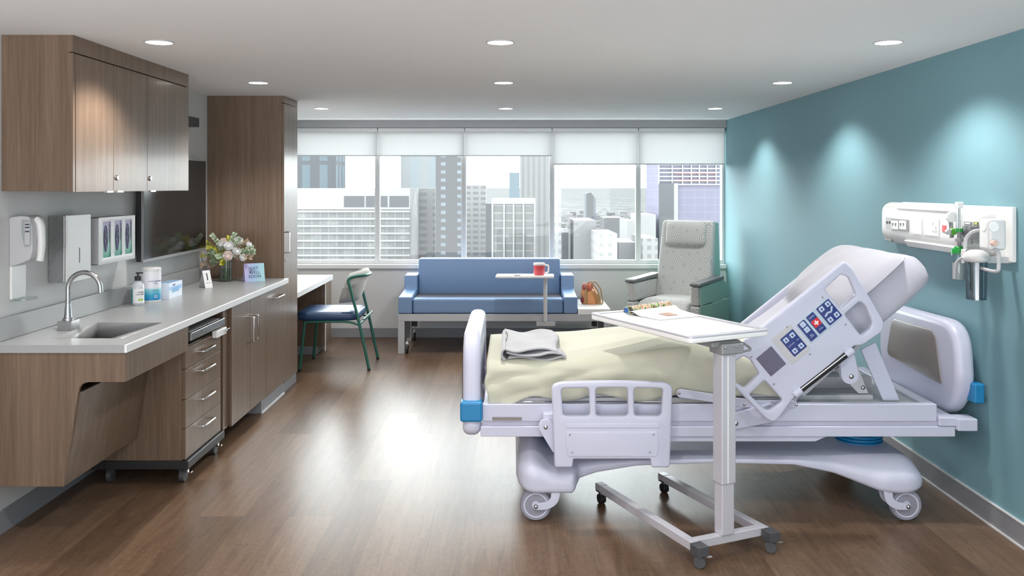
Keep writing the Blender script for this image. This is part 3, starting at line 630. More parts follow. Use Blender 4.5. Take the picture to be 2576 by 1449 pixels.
# ------------------------------------------------------------------ recliner
rc = thing('recliner', 'high backed grey starburst recliner with green sides in window corner', 'recliner chair', (1.73, 9.12, 0), rot=R(-33))
bu = M['burst']; W = .40; D = .42
def rb(name, x0, x1, y0, y1, z0, z1, m, bev=.012, parent=None, seg=3): return build(name, MB().box(x0, x1, y0, y1, z0, z1), m, parent or rc, bev, seg)
for s_ in (-1, 1):
    x0, x1 = s_*.30, s_*W
    xi, xo = (x0, x1-s_*.012)
    ar = rb('armrest', xi, xo, -D, .30, .52, .71, bu, .02)
    build('side_panel', MB().prism([(s_*(W-.014), y, z) for y, z in ((-D+.02, .525), (-D+.02, .705), (.24, .73), (.40, .66), (.44, .60), (.44, .525))], (s_*.016, 0, 0)), M['greenfab'], rc, .006)
    build('lower_panel', MB().prism([(s_*(W-.014), y, z) for y, z in ((-D+.02, .10), (-D+.02, .515), (.44, .515), (.44, .10))], (s_*.016, 0, 0)), M['greenfab'], rc, .006)
    rb('arm_front', xi, xo, -D-.002, -D+.12, .10, .515, bu, .02)
    build('arm_pad', MB().prism([(s_*.295, y, z) for y, z in ((-D-.01, .712), (-D-.012, .735), (-D+.0, .745), (.25, .765), (.27, .745), (.26, .725))], (s_*(W+.005-.295), 0, 0)), M['armpad'], rc, .008, 3)
    rb('latch_tab', s_*(W+.001), s_*(W+.008), -D+.02, -D+.06, .512, .522, M['ltgrey'], .001)
rb('seat_box', -.298, .298, -D+.02, .40, .12, .42, bu, .01)
sm = MB(); rws = []
for i in range(15):
    y = -D-.01 + .72*i/14; t = i/14
    row = []
    for k in range(17):
        x = -.293 + .586*k/16; e = 1-abs(2*k/16-1)**6; f_ = 1-abs(2*t-1)**8
        row.append((x, y, .45 + .10*math.sqrt(max(e*f_, 0)) + .02*e*(1-t)))
    rws.append(row)
sm.grid(rws); sm.add([(-.293, -D-.01, .45), (.293, -D-.01, .45), (.293, -D-.01, .34), (-.293, -D-.01, .34)], [(0, 1, 2, 3)])
build('seat_cushion', sm, bu, rc, sharp=80)
rb('footrest', -.293, .293, -D-.012, -D+.05, .12, .44, bu, .02)
# leaning back with green sides
def backsec(z0, z1, f0, f1, w0, w1, th):
    pts = []
    for (z, y, w_) in ((z0, f0, w0), (z1, f1, w1)):
        pts += [(-w_, y, z), (w_, y, z), (w_, y+th, z), (-w_, y+th, z)]
    return pts
FB = [(0,3,2,1),(4,5,6,7),(0,1,5,4),(1,2,6,5),(2,3,7,6),(3,0,4,7)]
build('backrest', MB().add(backsec(.50, 1.33, .10, .26, .316, .288, .10), FB), bu, rc, .035, 5)
for s_ in (-1, 1):
    pts = [(s_*.290, .13, .50), (s_*.262, .285, 1.325), (s_*.262, .44, 1.31), (s_*.290, .44, .50)]
    build('back_side', MB().prism(pts, (s_*.022, 0, 0)), M['greenfab'], rc, .02, 4)
rb('back_shell', -.26, .26, .36, .435, .50, 1.30, M['greenfab'], .02)
hm = MB(); rws = []
for j in range(13):
    v = -1+2*j/12; row = []
    for k in range(32):
        a = 2*math.pi*k/32; ca, sa = math.cos(a), math.sin(a)
        cx2 = math.copysign(abs(ca)**.35, ca)*.225*(1-abs(v)**6*.15); th = .05*math.copysign(abs(sa)**.8, sa)*(1-abs(v)**5*.85)
        row.append((cx2, .225 + th + .02*v, 1.195 + .135*v))
    rws.append(row)
hm.grid(rws, True); hm.f.append(tuple(range(32))); hm.f.append(tuple(12*32+k for k in range(32)))
hr = build('headrest', hm, bu, rc, sharp=80)
for (x, y) in ((-.34, -.36), (.34, -.36), (-.34, .36), (.34, .36)):
    build('caster', MB().cyl((x-.015, y, .04), (x+.015, y, .04), .04, n=20).box(x-.02, x+.02, y-.02, y+.02, .06, .12), M['dark'], rc, .002)
# ------------------------------------------------------------------ hospital bed
bed = thing('hospital_bed', 'white adjustable hospital bed with raised head section and blue bumpers', 'hospital bed', (1.0, 4.9, 0))
bw, bmt = M['bedwhite'], M['bedmetal']
BN, BF = 4.44, 5.36                                   # near and far faces of the frame
# mattress: a slab that follows the flat foot part, the knee bump and the raised back
mt = thing('mattress', 'thick mattress in a cream fitted sheet bent upward on the hospital bed', 'mattress', (1.0, 4.9, .62))
path = spline([(-.13, 0, .792), (.1, 0, .80), (.35, 0, .808), (.62, 0, .835), (.88, 0, .866), (1.08, 0, .845), (1.24, 0, .815), (1.36, 0, .83), (1.47, 0, .895), (1.60, 0, .985), (1.80, 0, 1.138), (2.06, 0, 1.363)], 9)
def sweep(path, y0, y1, th, off=0, amp=.004, rad=.05, seed=0, pinch=0):
    rows_ = []; n = len(path)
    for i, p in enumerate(path):
        t = (path[min(i+1, n-1)] - path[max(i-1, 0)]).normalized(); nr = Vector((-t.z, 0, t.x))
        if nr.z < 0: nr = -nr
        e = min(i, n-1-i); k_ = max(0, 1 - e/3.0); sh = rad*(1-math.sqrt(max(0, 1-k_*k_)))*.9
        if callable(th): T_ = th(i/(n-1))
        else: T_ = th
        prof = rp([(y0-off+sh, -T_-off+sh), (y1+off-sh, -T_-off+sh), (y1+off-sh, off-sh), (y0-off+sh, off-sh)], rad, 6)
        full = []
        m_ = len(prof)
        for a in range(m_):                             # subdivide the long runs
            q0, q1 = prof[a], prof[(a+1) % m_]; d_ = math.hypot(q1[0]-q0[0], q1[1]-q0[1]); kk = max(1, round(d_/.05))
            if d_ > .3: kk = 20
            elif d_ > .03: kk = 5
            else: kk = 1
            for b in range(kk): full.append((q0[0]+(q1[0]-q0[0])*b/kk, q0[1]+(q1[1]-q0[1])*b/kk))
        row = []
        for (y, h) in full:
            q = p + nr*h; q.y = y
            q = q + Vector((0, (noise.noise(Vector((q.x*5+seed, q.y*2, q.z*7)))-.0)*amp*1.5, noise.noise(Vector((q.x*4, q.y*4+seed, q.z*5)))*amp))
            row.append(q)
        rows_.append(row)
    return rows_
rw = sweep(path, 4.475, 5.335, .185, 0, .007, .05)
# the slab's underside is straight along the flat foot part
for i, row in enumerate(rw):
    for q in row:
        if path[i].x < 1.36 and q.z < .68: q.z = .618 + (q.z-.6)*.05
lens = [len(r_) for r_ in rw]; L0 = min(lens); rw = [r_[:L0] for r_ in rw] if len(set(lens)) > 1 else rw
mm = MB(); mm.grid(rw, True); mm.f.append(tuple(range(L0))); mm.f.append(tuple((len(rw)-1)*L0+k for k in range(L0)))
build('slab', mm, M['slab'], mt, sharp=80)
# flat sheet hanging over the near side with a wavy hem
ptop = [p for p in path if p.x < 1.40]; rws = []
for i, p in enumerate(ptop):
    row = []; x = p.x
    hem = .608 + .012*math.sin(x*17) + .012*abs(math.sin(x*8.3+1)) - (.05*max(0, 1-abs(x-(-.05))/.16)) + .03*max(0, (x-1.2)/.2)
    top = p.z + .006; wv = lambda z: (.004*math.sin(x*31+z*22) + .017*(1-abs(math.sin(x*11-z*26+1.5*noise.noise(Vector((x*3, z*4, 1))))))**2*max(.25, 1-max(0, x-.35)*1.6) + .012*noise.noise(Vector((x*5, z*5, 7))))*min(1, max(0, (top-z)/.10))
    for k in range(21): row.append((x, 5.35-.83*k/20, top + .0035*noise.noise(Vector((x*4, k*.3, 0))) + .002*math.sin(x*5+k*.4) - (.004 if k == 0 else 0)))
    for k in range(1, 7):
        a = R(90)*k/6; row.append((x, 4.52 - .055*math.sin(a), top - .055*(1-math.cos(a))))
    for k in range(1, 13):
        z = (top-.055) + (hem-(top-.055))*k/12; row.append((x - .01*math.sin(k*.5), 4.465 + wv(z) - .012*math.sin(k/12*3.1), z))
    rws.append(row)
sm = MB(); sm.grid(rws); sh_ = build('top_sheet', sm, M['sheet'], mt, sharp=80); md = sh_.modifiers.new('thick', 'SOLIDIFY'); md.thickness = .003; md.offset = 0
# pillow
pl = thing('pillow', 'white pillow lying at the top of the raised bed back', 'pillow', (1.95, 4.9, 1.3))
U = Vector((math.cos(R(41)), 0, math.sin(R(41)))); Nn = Vector((-math.sin(R(41)), 0, math.cos(R(41)))); c0 = Vector((1.845, 4.89, 1.172))
rws = []
nu, nv = 30, 44
for side in (1, -1):
    for i in range(nu+1):
        u = -1+2*i/nu; row = []
        for k in range(nv+1):
            v = -1+2*k/nv
            e = (1-abs(u)**3.2)*(1-abs(v)**4.5); h = .088*math.sqrt(max(e, 0)) if side > 0 else -.012*math.sqrt(max(e, 0))
            pinch = 1-.05*(abs(u)**2)*(abs(v)**2)
            q = c0 + U*(u*.245*(1-.04*(1-abs(v)))) * pinch + Vector((0, v*.44*pinch, 0)) + Nn*(h + .010)
            q += Nn*.006*noise.noise(Vector((u*3, v*4, 2)))*e + Nn*.008*math.sin(v*9+u*5)*(abs(u)**2)*e
            row.append(q)
        if side < 0: row = row
        rws.append(row)
pm = MB(); pm.grid(rws[:nu+1]); pm.grid(rws[nu+1:])
po = build('case', pm, M['pillow'], pl, sharp=80)
# folded blanket at the foot
bl = thing('folded_blanket', 'folded pale grey blanket lying near the footboard on the bed', 'blanket', (.15, 4.8, .81))
prof = [(0, .0), (.0, .012), (.004, .024)]
for (lx0, lx1, ly0, ly1, z, ph_) in ((-.02, .275, 4.50, 5.10, .812, 0), (-.04, .255, 4.48, 5.10, .836, 1.7), (-.035, .245, 4.49, 5.08, .858, 3.1)):
    rws = []
    for i in range(25):
        x = lx0+(lx1-lx0)*i/24; row = []
        for k in range(31):
            t = k/30; y = ly0+(ly1-ly0)*t
            row.append((x + .012*math.sin(t*7+ph_), y+.012*math.sin(i*.25+ph_), z + .007*math.sin(i*.33+t*5+ph_) + .006*noise.noise(Vector((x*14, y*8, ph_))) - .012*(i == 24) ))
        rws.append(row)
    g = MB(); g.grid(rws); o = build('fold', g, M['blanket'], bl, sharp=80); md = o.modifiers.new('thick', 'SOLIDIFY'); md.thickness = .009; md.offset = 0
rws = []
for i in range(25):
    t = i/24; y = 4.48+.61*t; row = []
    for k in range(13):
        a = R(90 + 180*k/12); row.append((-.035 + .018*math.cos(a), y, .836 + .026*math.sin(a) + .002*math.sin(t*7)))
    rws.append(row)
g = MB(); g.grid(rws); o = build('rolled_edge', g, M['blanket'], bl, sharp=80); md = o.modifiers.new('thick', 'SOLIDIFY'); md.thickness = .01; md.offset = 0
# boards
fbp = rp([(4.42, .43), (5.40, .43), (5.42, .955), (4.46, .955)], [.06, .06, .16, .16], 8)
fb = plate('footboard', fbp, [], .092, .036, YZ(-.205), bw, bed, 5)
build('inlay_panel', MB().prism([(-.256, y, z) for y, z in rp([(4.47, .56), (5.33, .56), (5.28, .86), (4.53, .86)], .05)], (.008, 0, 0)), M['brown'], fb, .002)
build('bumper', MB().box(-.262, -.150, 4.405, 4.50, .508, .612), M['bedblue'], fb, .014, 3)
build('label_plate', MB().box(-.1, .05, 4.433, 4.437, .512, .528), M['inlay'], fb)
hbp = rp([(4.58, .50), (5.24, .50), (5.42, .66), (5.38, .985), (4.48, 1.0), (4.44, .66)], [.08, .1, .12, .12, .16, .12], 8)
hb_ = plate('headboard', hbp, [], .10, .038, YZ(2.315), bw, bed, 5)
plate('inlay_panel', rp([(4.60, .655), (5.28, .685), (5.20, .915), (4.68, .925)], [.03, .06, .06, .06], 6), [], .012, .004, YZ(2.264), M['inlay'], hb_)
build('bumper', MB().box(2.335, 2.405-.016, 4.415, 4.50, .60, .70), M['bedblue'], hb_, .01, 3)
# frame
def near(px, py, Y=BN): return at(px, py, Y)
m_ = MB(); m_.box(-.15, 2.158, BN, BN+.05, .505, .592).box(-.15, 2.158, BF-.05, BF, .505, .592).box(2.10, 2.158, BN+.05, BF-.05, .505, .592)
build('upper_frame', m_, bmt, bed, .004)
m_ = MB(); m_.box(-.16, 2.245, BN-.012, BN+.04, .43, .482).box(-.16, 2.245, BF-.04, BF+.012, .43, .482).box(-.16, -.1, BN+.04, BF-.04, .43, .482).box(2.19, 2.245, BN+.04, BF-.04, .43, .482)
build('lower_frame', m_, bmt, bed, .004)
build('frame_groove', MB().box(-.15, 2.2, BN+.006, BN+.04, .4825, .5045), mat('groove_grey', '#b3b1c2', .5), bed)
m_ = MB(); lo = [(-.1+.7, .429), (1.60, .429), (1.54, .403), (.6, .403)]
build('skirt_rail', MB().prism([(x, BN, z) for x, z in lo], (0, .03, 0)), bmt, bed, .002)
build('end_bumper_bar', MB().box(2.245, 2.345, BN-.04, BN+.06, .465, .527).box(2.16, 2.25, BN-.02, BF+.02, .484, .53).box(2.245, 2.345, BF-.06, BF+.04, .465, .527), bmt, bed, .006)
# deck below the mattress and the raised back panel
dm = MB().box(-.12, 1.47, BN+.06, BF-.06, .592, .612)
build('deck', dm, M['ltgrey'], bed, .004)
b0 = Vector((1.50, 0, .628)); b1 = Vector((1.84, 0, .93))
build('back_panel', MB().bar((b0.x+.01, 4.9, b0.z-.02), (b1.x+.01, 4.9, b1.z-.02), .70, .02, up=(-.65, 0, .75)), M['ltgrey'], bed, .004)
build('under_deck', MB().box(1.47, 2.10, BN+.06, BF-.06, .56, .575).box(1.50, 1.9, 4.60, 4.64, .575, .60).box(1.5, 2.0, 5.1, 5.16, .575, .62).box(1.48, 2.0, 4.86, 4.93, .575, .64), M['ltgrey'], bed, .003)
# back strut, links
def link(name, a, b, wd, Y, th, parent=bed, m=bmt, bolts=(), wa=None):
    a = Vector((a[0], 0, a[1])); b = Vector((b[0], 0, b[1])); d = (b-a).normalized(); n = Vector((-d.z, 0, d.x)); pts = []
    wa_ = wa or wd
    for i in range(9):
        t = R(90+180*i/8); pts.append(a + d*math.cos(t)*wa_/2 + n*math.sin(t)*wa_/2)
    for i in range(9):
        t = R(-90+180*i/8); pts.append(b + d*math.cos(t)*wd/2 + n*math.sin(t)*wd/2)
    o = build(name, MB().prism([(p.x, Y, p.z) for p in pts], (0, th, 0)), m, parent, .003)
    for (px, py, r_) in bolts: bolt(px, py, Y, r_, o)
    return o
def bolt(px, py, Y, r_, parent):
    x, z = xz(px, py, Y)
    return build('bolt', MB().lathe([(0, -.008), (r_*.5, -.0075), (r_*.9, -.004), (r_, 0), (0, .002)], (x, Y, z), 20, 'y'), M['steel'], parent, sharp=60)
s1 = [near(2166, 880, 4.55), near(2203, 862, 4.55), near(2264, 1008, 4.55), near(2222, 1008, 4.55)]
build('back_strut', MB().prism([(p.x, 4.55, p.z) for p in s1], (0, .012, 0)), bmt, bed, .003)
s2 = [near(2100, 930, 4.62), near(2150, 900, 4.62), near(2185, 990, 4.62), near(2160, 990, 4.62)]
o = build('inner_strut', MB().prism([(p.x, 4.62, p.z) for p in s2], (0, .02, 0)), M['ltgrey'], bed, .003); bolt(2171, 975, 4.62, .012, o)
link('rail_arm', xz(2133, 900, 4.40), xz(2139, 945, 4.40), .088, 4.40, .03, bolts=((2142, 947, .013),), wa=.075)
link('knee_link', xz(1712, 989, 4.42), xz(1880, 1015, 4.42), .042, 4.415, .012, bolts=((1708, 989, .008), (1872, 1018, .008)))
link('hinge_link', xz(1880, 1016, 4.43), xz(1998, 1017, 4.43), .036, 4.428, .010, bolts=((2003, 1018, .008),))
build('lift_arm', MB().prism([(p.x, 4.405, p.z) for p in [near(1840, 1040, 4.405), near(1940, 1015, 4.405), near(1960, 1035, 4.405), near(1950, 1062, 4.405), near(1845, 1083, 4.405), near(1820, 1062, 4.405)]], (0, .03, 0)), bmt, bed, .006); bolt(1851, 1065, 4.403, .013, bed)
# foot siderail (lowered)
YR = 4.335
q = lambda L: [xz(x, y, YR) for x, y in L]
outer = rp(q([(1387, 968), (1410, 960), (1540, 956), (1670, 960), (1691, 970), (1688, 1060), (1684, 1174), (1637, 1174), (1635, 1153), (1442, 1153), (1440, 1174), (1395, 1174), (1391, 1060)]), [.035, .06, .2, .06, .035, .1, .014, .014, .004, .004, .014, .014, .1], 6)
hs = [rp(q(L), .018, 5) for L in ([(1411, 976), (1481, 974), (1483, 1045), (1417, 1045)], [(1498, 974), (1578, 974), (1579, 1045), (1499, 1045)], [(1594, 974), (1667, 976), (1662, 1045), (1595, 1045)])]
fr_ = plate('foot_siderail', outer, hs, .036, .010, XZ(YR), bw, bed, 4)
plate('raised_panel', rp(q([(1424, 1083), (1652, 1083), (1657, 1110), (1652, 1146), (1428, 1146), (1422, 1110)]), .012), [], .006, .003, XZ(YR-.018), bw, fr_)
plate('raised_band', rp(q([(1424, 1062), (1658, 1062), (1660, 1075), (1422, 1075)]), .01), [], .006, .003, XZ(YR-.018), bw, fr_)
for x, y in ((1433, 1093), (1644, 1093), (1439, 1138), (1635, 1137)): bolt(x, y, YR-.022, .004, fr_)
link('siderail_arm', xz(1374, 1073, 4.37), xz(1398, 1128, 4.37), .045, 4.365, .022, bolts=((1373, 1075, .011),), wa=.076)
build('pivot_block', MB().box(.155, .245, 4.388, 4.44, .50, .56), bmt, bed, .01)
# head siderail (raised, tilted with the back)
YH = 4.335
q = lambda L: [xz(x, y, YH) for x, y in L]
outer = rp(q([(2121, 656), (2140, 672), (2222, 812), (2219, 832), (2166, 868), (2148, 868), (2124, 884), (1996, 997), (1958, 1050), (1942, 1062), (1922, 1050), (1800, 925), (1803, 912)]), [.015, .06, .03, .045, .02, .02, .03, .03, .03, .02, .03, .05, .03], 6)
holes = [rp(q(L), r_, 5) for L, r_ in (
    ([(2072, 727), (2114, 689), (2133, 697), (2151, 742), (2112, 775)], .012), ([(2122, 790), (2160, 757), (2174, 768), (2191, 810), (2186, 826), (2164, 844)], .012),
    ([(1824, 926), (1868, 894), (1886, 904), (1908, 939), (1872, 975), (1848, 960)], .012), ([(1883, 991), (1921, 955), (1965, 1003), (1962, 1011), (1933, 1030), (1922, 1028)], .012))]
hr_ = plate('head_siderail', outer, holes, .036, .010, XZ(YH), bw, bed, 4)
uu = Vector((math.cos(R(40)), 0, math.sin(R(40)))); vv = Vector((-math.sin(R(40)), 0, math.cos(R(40))))
def loc(px, py, dy=0): x, z = xz(px, py, YH); return Vector((x, YH-.0182-dy, z))
def panel(name, cpx, cpy, w_, h_, r_, m, parent, dy=0, th=.003):
    c = loc(cpx, cpy, dy); return plate(name, rrect(-w_/2, w_/2, -h_/2, h_/2, r_), [], th, .0008, frame(c, uu, vv), m, parent)
gp = panel('speaker_grille', 1937, 907, .098, .115, .003, M['grille'], hr_)
p1 = panel('control_plate', 1987, 865, .125, .165, .014, M['ltgrey'], hr_, -.001)
p2 = panel('control_plate', 2056, 807, .205, .125, .012, mat('control_plate_blue_grey', '#b9c9d6', .35), hr_, -.001)
def button_set(cpx, cpy, w_, h_, parent, m='navybtn', dy=.0012): return panel('button_film', cpx, cpy, w_, h_, .004, M[m], parent, dy, .002)
def at_uv(c, a, b): return c + uu*a + vv*b
def sq(c, a, b, s_, parent, name='button', m='palebtn'):
    return plate(name, rrect(-s_/2, s_/2, -s_/2, s_/2, .003), [], .0015, .0004, frame(at_uv(c, a, b), uu, vv), M[m], parent)
def arrow(c, a, b, s_, up, parent):
    k = 1 if up else -1; P_ = [(-.25*s_, -.45*s_*k), (.25*s_, -.45*s_*k), (.25*s_, .0), (.5*s_, .0), (0, .5*s_*k), (-.5*s_, .0), (-.25*s_, .0)]
    return plate('arrow', P_, [], .001, .0001, frame(at_uv(c, a, b), uu, vv), M['navybtn'], parent)
b1_ = button_set(1993, 861, .082, .112, p1); c = loc(1993, 861, .0028)
for (a, b, up) in ((-.02, .034, 1), (.02, .034, 1), (-.02, -.034, 0), (.02, -.034, 0)): sq(c, a, b, .024, p1); arrow(c - Vector((0, .0012, 0)), a, b, .013, up, p1)
wh = M['palebtn']
text('CHANNEL', .0085, frame(at_uv(c, -.014, 0), uu, vv), wh, p1); text('VOL', .0085, frame(at_uv(c, .027, 0), uu, vv), wh, p1)
for b in (.034, -.034): sq(c, 0, b, .004, p1, 'mark')
cb = loc(2082, 783, .0028); button_set(2082, 784, .080, .108, p2)
for (a, b, up) in ((-.02, .034, 1), (.02, .034, 1), (-.02, -.034, 0), (.02, -.034, 0)): sq(cb, a, b, .024, p2); arrow(cb - Vector((0, .0012, 0)), a, b, .013, up, p2)
build('bed_symbol', MB().bar(at_uv(cb, -.03, -.006), at_uv(cb, -.008, .002), .001, .009, up=vv).bar(at_uv(cb, -.008, .002), at_uv(cb, .008, -.006), .001, .009, up=vv).bar(at_uv(cb, .008, -.006), at_uv(cb, .028, .014), .001, .009, up=vv), wh, p2)
cn = loc(2050, 810, .0028); button_set(2050, 811, .046, .108, p2)
text('NURSE', .0105, frame(at_uv(cn, 0, .036), uu, vv), wh, p2); text('CALL', .0105, frame(at_uv(cn, 0, -.036), uu, vv), wh, p2)
plate('nurse_call_button', rrect(-.02, .02, -.019, .019, .002), [], .0015, .0003, frame(cn, uu, vv), M['redbtn'], p2)
plate('cross', [(-.004, -.012), (.004, -.012), (.004, -.004), (.012, -.004), (.012, .004), (.004, .004), (.004, .012), (-.004, .012), (-.004, .004), (-.012, .004), (-.012, -.004), (-.004, -.004)], [], .001, .0001, frame(cn - Vector((0, .0012, 0)), uu, vv), M['white'], p2)
cl_ = loc(2028, 829, .0028); button_set(2028, 830, .044, .108, p2)
sq(cl_, 0, .036, .026, p2); sq(cl_, 0, .004, .026, p2)
text('TV', .007, frame(at_uv(cl_, 0, .036) - Vector((0, .001, 0)), uu, vv), M['navybtn'], p2); text('LIGHT', .006, frame(at_uv(cl_, 0, .004) - Vector((0, .001, 0)), uu, vv), M['navybtn'], p2)
text('BED\nLOCK', .009, frame(at_uv(cl_, 0, -.034), uu, vv), wh, p2)
for x, y in ((2069, 748), (1980, 822), (1890, 898), (2037, 891), (1947, 966), (2127, 816)): bolt(x, y, YH-.019, .004, hr_)
ga, gb = at(2010, 982, 4.33), at(2130, 889, 4.33)
gbar = build('grab_bar', MB().cyl(ga, gb, .0185, n=24), M['black'], hr_)
build('bar_stripe', MB().cyl(ga + Vector((-.004, -.017, .004)), gb + Vector((-.004, -.017, .004)), .004, n=8), M['steel'], gbar)
for (p, d) in ((ga, -1), (gb, 1)):
    dd = (gb-ga).normalized()*d; build('clamp', MB().cyl(p - dd*.01, p + dd*.035, .024, n=24).bar(p+dd*.012+Vector((-.02, 0, .025)), p+dd*.012, .03, .035, up=(0, 1, 0)), bw, hr_, .003)
# far siderails
sh = Vector((.10, 0, -.14))
outf = [(x + .16, z - .173) for x, z in outer]
plate('head_siderail', outf, [], .034, .010, XZ(5.425), bw, bed, 3)
outf2 = rp([(.2, .50), (.78, .50), (.78, .33), (.2, .33)], .02); plate('foot_siderail', outf2, [], .034, .010, XZ(5.42), bw, bed, 3)
# moulded base with four pods
def smooth(a, b, x): t = max(0, min(1, (x-a)/(b-a))); return t*t*(3-2*t)
def base_sec(x):
    l = 1-smooth(.305, .352, x); r_ = smooth(1.62, 1.92, x); pod = max(l, r_)
    arch = .282 + .0*x - .035*(abs((x-1.03)/.62)**2.2 if abs(x-1.03) < .75 else 0)
    tab = [(-1, .19), (.33, .19), (.433, .226), (.637, .262), (1.02, .277), (1.45, .267), (1.657, .222), (1.86, .155), (1.95, .146), (3, .146)]
    for (xa, za), (xb, zb2) in zip(tab, tab[1:]):
        if xa <= x <= xb: mid = za + (zb2-za)*smooth(0, 1, (x-xa)/(xb-xa)) if xa < 0 or xb > 2 else za + (zb2-za)*(x-xa)/(xb-xa)
    zb = mid*(1-l) + .148*l
    zt = .312 + .09*(1-smooth(.08, .22, x))
    y0 = 4.49*(1-pod) + 4.40*pod
    # rounded ends
    e0 = (x-.02)/.10; e1 = (2.105-x)/.13
    e = max(0, min(1, e0, e1)); k_ = math.sqrt(max(0, 1-(1-e)**2))
    zc = zb*.5+zt*.5 - .03*(1-k_)
    return y0 + .10*(1-k_), zc - (zc-zb)*k_**.6, zc + (zt-zc)*k_
rws = []; N_ = 140
for i in range(N_+1):
    x = .021 + (2.104-.021)*i/N_; y0, zb, zt = base_sec(x); y1 = 9.80-y0
    h = zt-zb; rr = min(.06, h*.42)
    pr = rp([(y0, zb), (y1, zb), (y1-.02, zt), (y0+.10+.16*max(0, 1-smooth(.2, .5, x)), zt-.0), (y0, zb+h*.58)], [rr*.5, rr*.5, rr*.6, rr*1.2, rr*1.4], 6)
    rws.append([(x, y, z) for y, z in pr])
bs = MB(); bs.grid(rws, True); L_ = len(rws[0]); bs.f.append(tuple(range(L_))); bs.f.append(tuple(N_*L_+k for k in range(L_)))
build('base_cover', bs, bw, bed, sharp=60)
for x in (.265, 1.90):
    rbs = MB(); zz_ = .30
    prof = []
    for i in range(9): z = .27 + .0175*i; prof += [(.112, z), (.125, z+.004), (.125, z+.013), (.112, z+.0170)]
    build('column_bellows', rbs.lathe(prof, (x, 4.80, 0), 48), M['bedblue'], bed, sharp=30)
build('foot_pedal', MB().box(.95, 1.02, 4.9, 5.0, .17, .28).box(.90, .99, 4.84, 4.9, .235, .255), M['dark'], bed, .004)
build('motor_box', MB().box(1.80, 1.95, 4.95, 5.25, .09, .16), M['ltgrey'], bed, .006)
def bed_caster(x, y, dirx, near_=True):
    wh_ = build('caster', MB().lathe([(.060, -.018), (.074, -.018), (.0805, -.010), (.0815, 0), (.0805, .010), (.074, .018), (.060, .018)], (x, y, .0815), 48, 'y'), M['tyre'], bed, sharp=50)
    build('wheel_hub', MB().lathe([(0, -.024), (.018, -.024), (.022, -.016), (.05, -.013), (.056, -.019), (.062, -.019), (.062, .019), (0, .019)], (x, y, .0815), 48, 'y'), bw, wh_, sharp=40)
    pts = [(x, y-.03, .0815), (x+dirx*.05, y-.03, .085), (x+dirx*.085, y-.03, .105), (x+dirx*.098, y-.03, .135), (x+dirx*.10, y-.03, .19)]
    f_ = MB()
    P_ = spline(pts, 6); L1 = []; L2 = []
    for i, p in enumerate(P_):
        t = (P_[min(i+1, len(P_)-1)]-P_[max(i-1, 0)]).normalized(); n = Vector((-t.z, 0, t.x)); wd = .017+.007*i/len(P_)
        L1.append(p+n*wd); L2.append(p-n*wd)
    pl_ = L1 + L2[::-1]; f_.prism([(p.x, y-.036, p.z) for p in pl_], (0, .012, 0)).prism([(p.x, y+.024, p.z) for p in pl_], (0, .012, 0))
    fo = build('caster_fork', f_, bw, wh_, .002)
    build('axle_bolt', MB().lathe([(0, -.046), (.006, -.045), (.010, -.040), (.011, -.036), (0, -.035)], (x, y, .0815), 20, 'y'), M['steel'], wh_, sharp=60)
bed_caster(.121, 4.45, 1); bed_caster(2.0, 4.45, -1); bed_caster(.121, 5.34, 1); bed_caster(2.0, 5.34, -1)
# ------------------------------------------------------------------ overbed table
A = R(24.2); U2 = Vector((-math.sin(A), math.cos(A), 0)); V2 = Vector((math.cos(A), math.sin(A), 0))
ot = thing('overbed_table', 'white overbed table on a C shaped wheeled base reaching over the bed', 'overbed table', (.98, 4.03, 0))
o0 = Vector((.818, 3.937, 0))                                   # near end of the first leg
def L3(a, b, z): return o0 + U2*a + V2*b + Vector((0, 0, z))
tm = M['tablemetal']
for b in (0, .40):
    lg = build('base_leg', MB().bar(L3(-.02, b, .082), L3(.80, b, .082), .042, .04), tm, ot, .003)
    build('end_cap', MB().bar(L3(-.075, b, .079), L3(-.01, b, .079), .056, .046), M['dark'], lg, .003)
    build('end_cap', MB().bar(L3(.80, b, .086), L3(.855, b, .086), .044, .034), M['tablemetal'], lg, .002)
    build('end_cap', MB().bar(L3(.80, b, .066), L3(.85, b, .066), .044, .012), M['dark'], lg, .002)
    for (a_, big) in ((-.045, 1), (.825, 0)):
        p = L3(a_, b, .026); ax = (V2*.6+U2*.8) if big else V2
        r_ = .026
        c = build('caster', MB().cyl(p - ax*.016, p + ax*.016, r_, n=24), M['black'] if not big else M['dark'], lg, .003)
        build('caster_housing', MB().cyl((p.x, p.y, .045), (p.x, p.y, .062), .016), M['dark'], c)
        if big:
            build('brake_tab', MB().bar(p + V2*.02 + Vector((0, 0, .026)) - U2*.02, p + V2*.045 + Vector((0, 0, .026)) - U2*.03, .012, .006), M['chrome'], c, .001)
build('cross_bar', MB().bar(L3(.02, .021, .082), L3(.02, .379, .082), .042, .04), tm, ot, .003)
cb_ = L3(.02, .185, 0)
def colbox(w_, d_, z0, z1): return MB().bar(cb_ + Vector((0, 0, z0)), cb_ + Vector((0, 0, z1)), w_, d_, up=tuple(U2))
build('lower_column', colbox(.070, .060, .10, .42), tm, ot, .006)
uc_ = build('upper_column', colbox(.080, .070, .335, .94), tm, ot, .006)
build('column_groove', MB().bar(cb_ - U2*.0355 - V2*.006 + Vector((0, 0, .34)), cb_ - U2*.0355 - V2*.006 + Vector((0, 0, .92)), .006, .002, up=tuple(U2)), M['white'], uc_)
bk_ = build('top_bracket', MB().bar(cb_ - V2*.05 + Vector((0, 0, .955)), cb_ + V2*.075 + Vector((0, 0, .955)), .10, .05).bar(cb_ - V2*.085 + U2*.08 + Vector((0, 0, .975)), cb_ + V2*.08 + U2*.08 + Vector((0, 0, .975)), .20, .028), M['midgrey'], ot, .008)
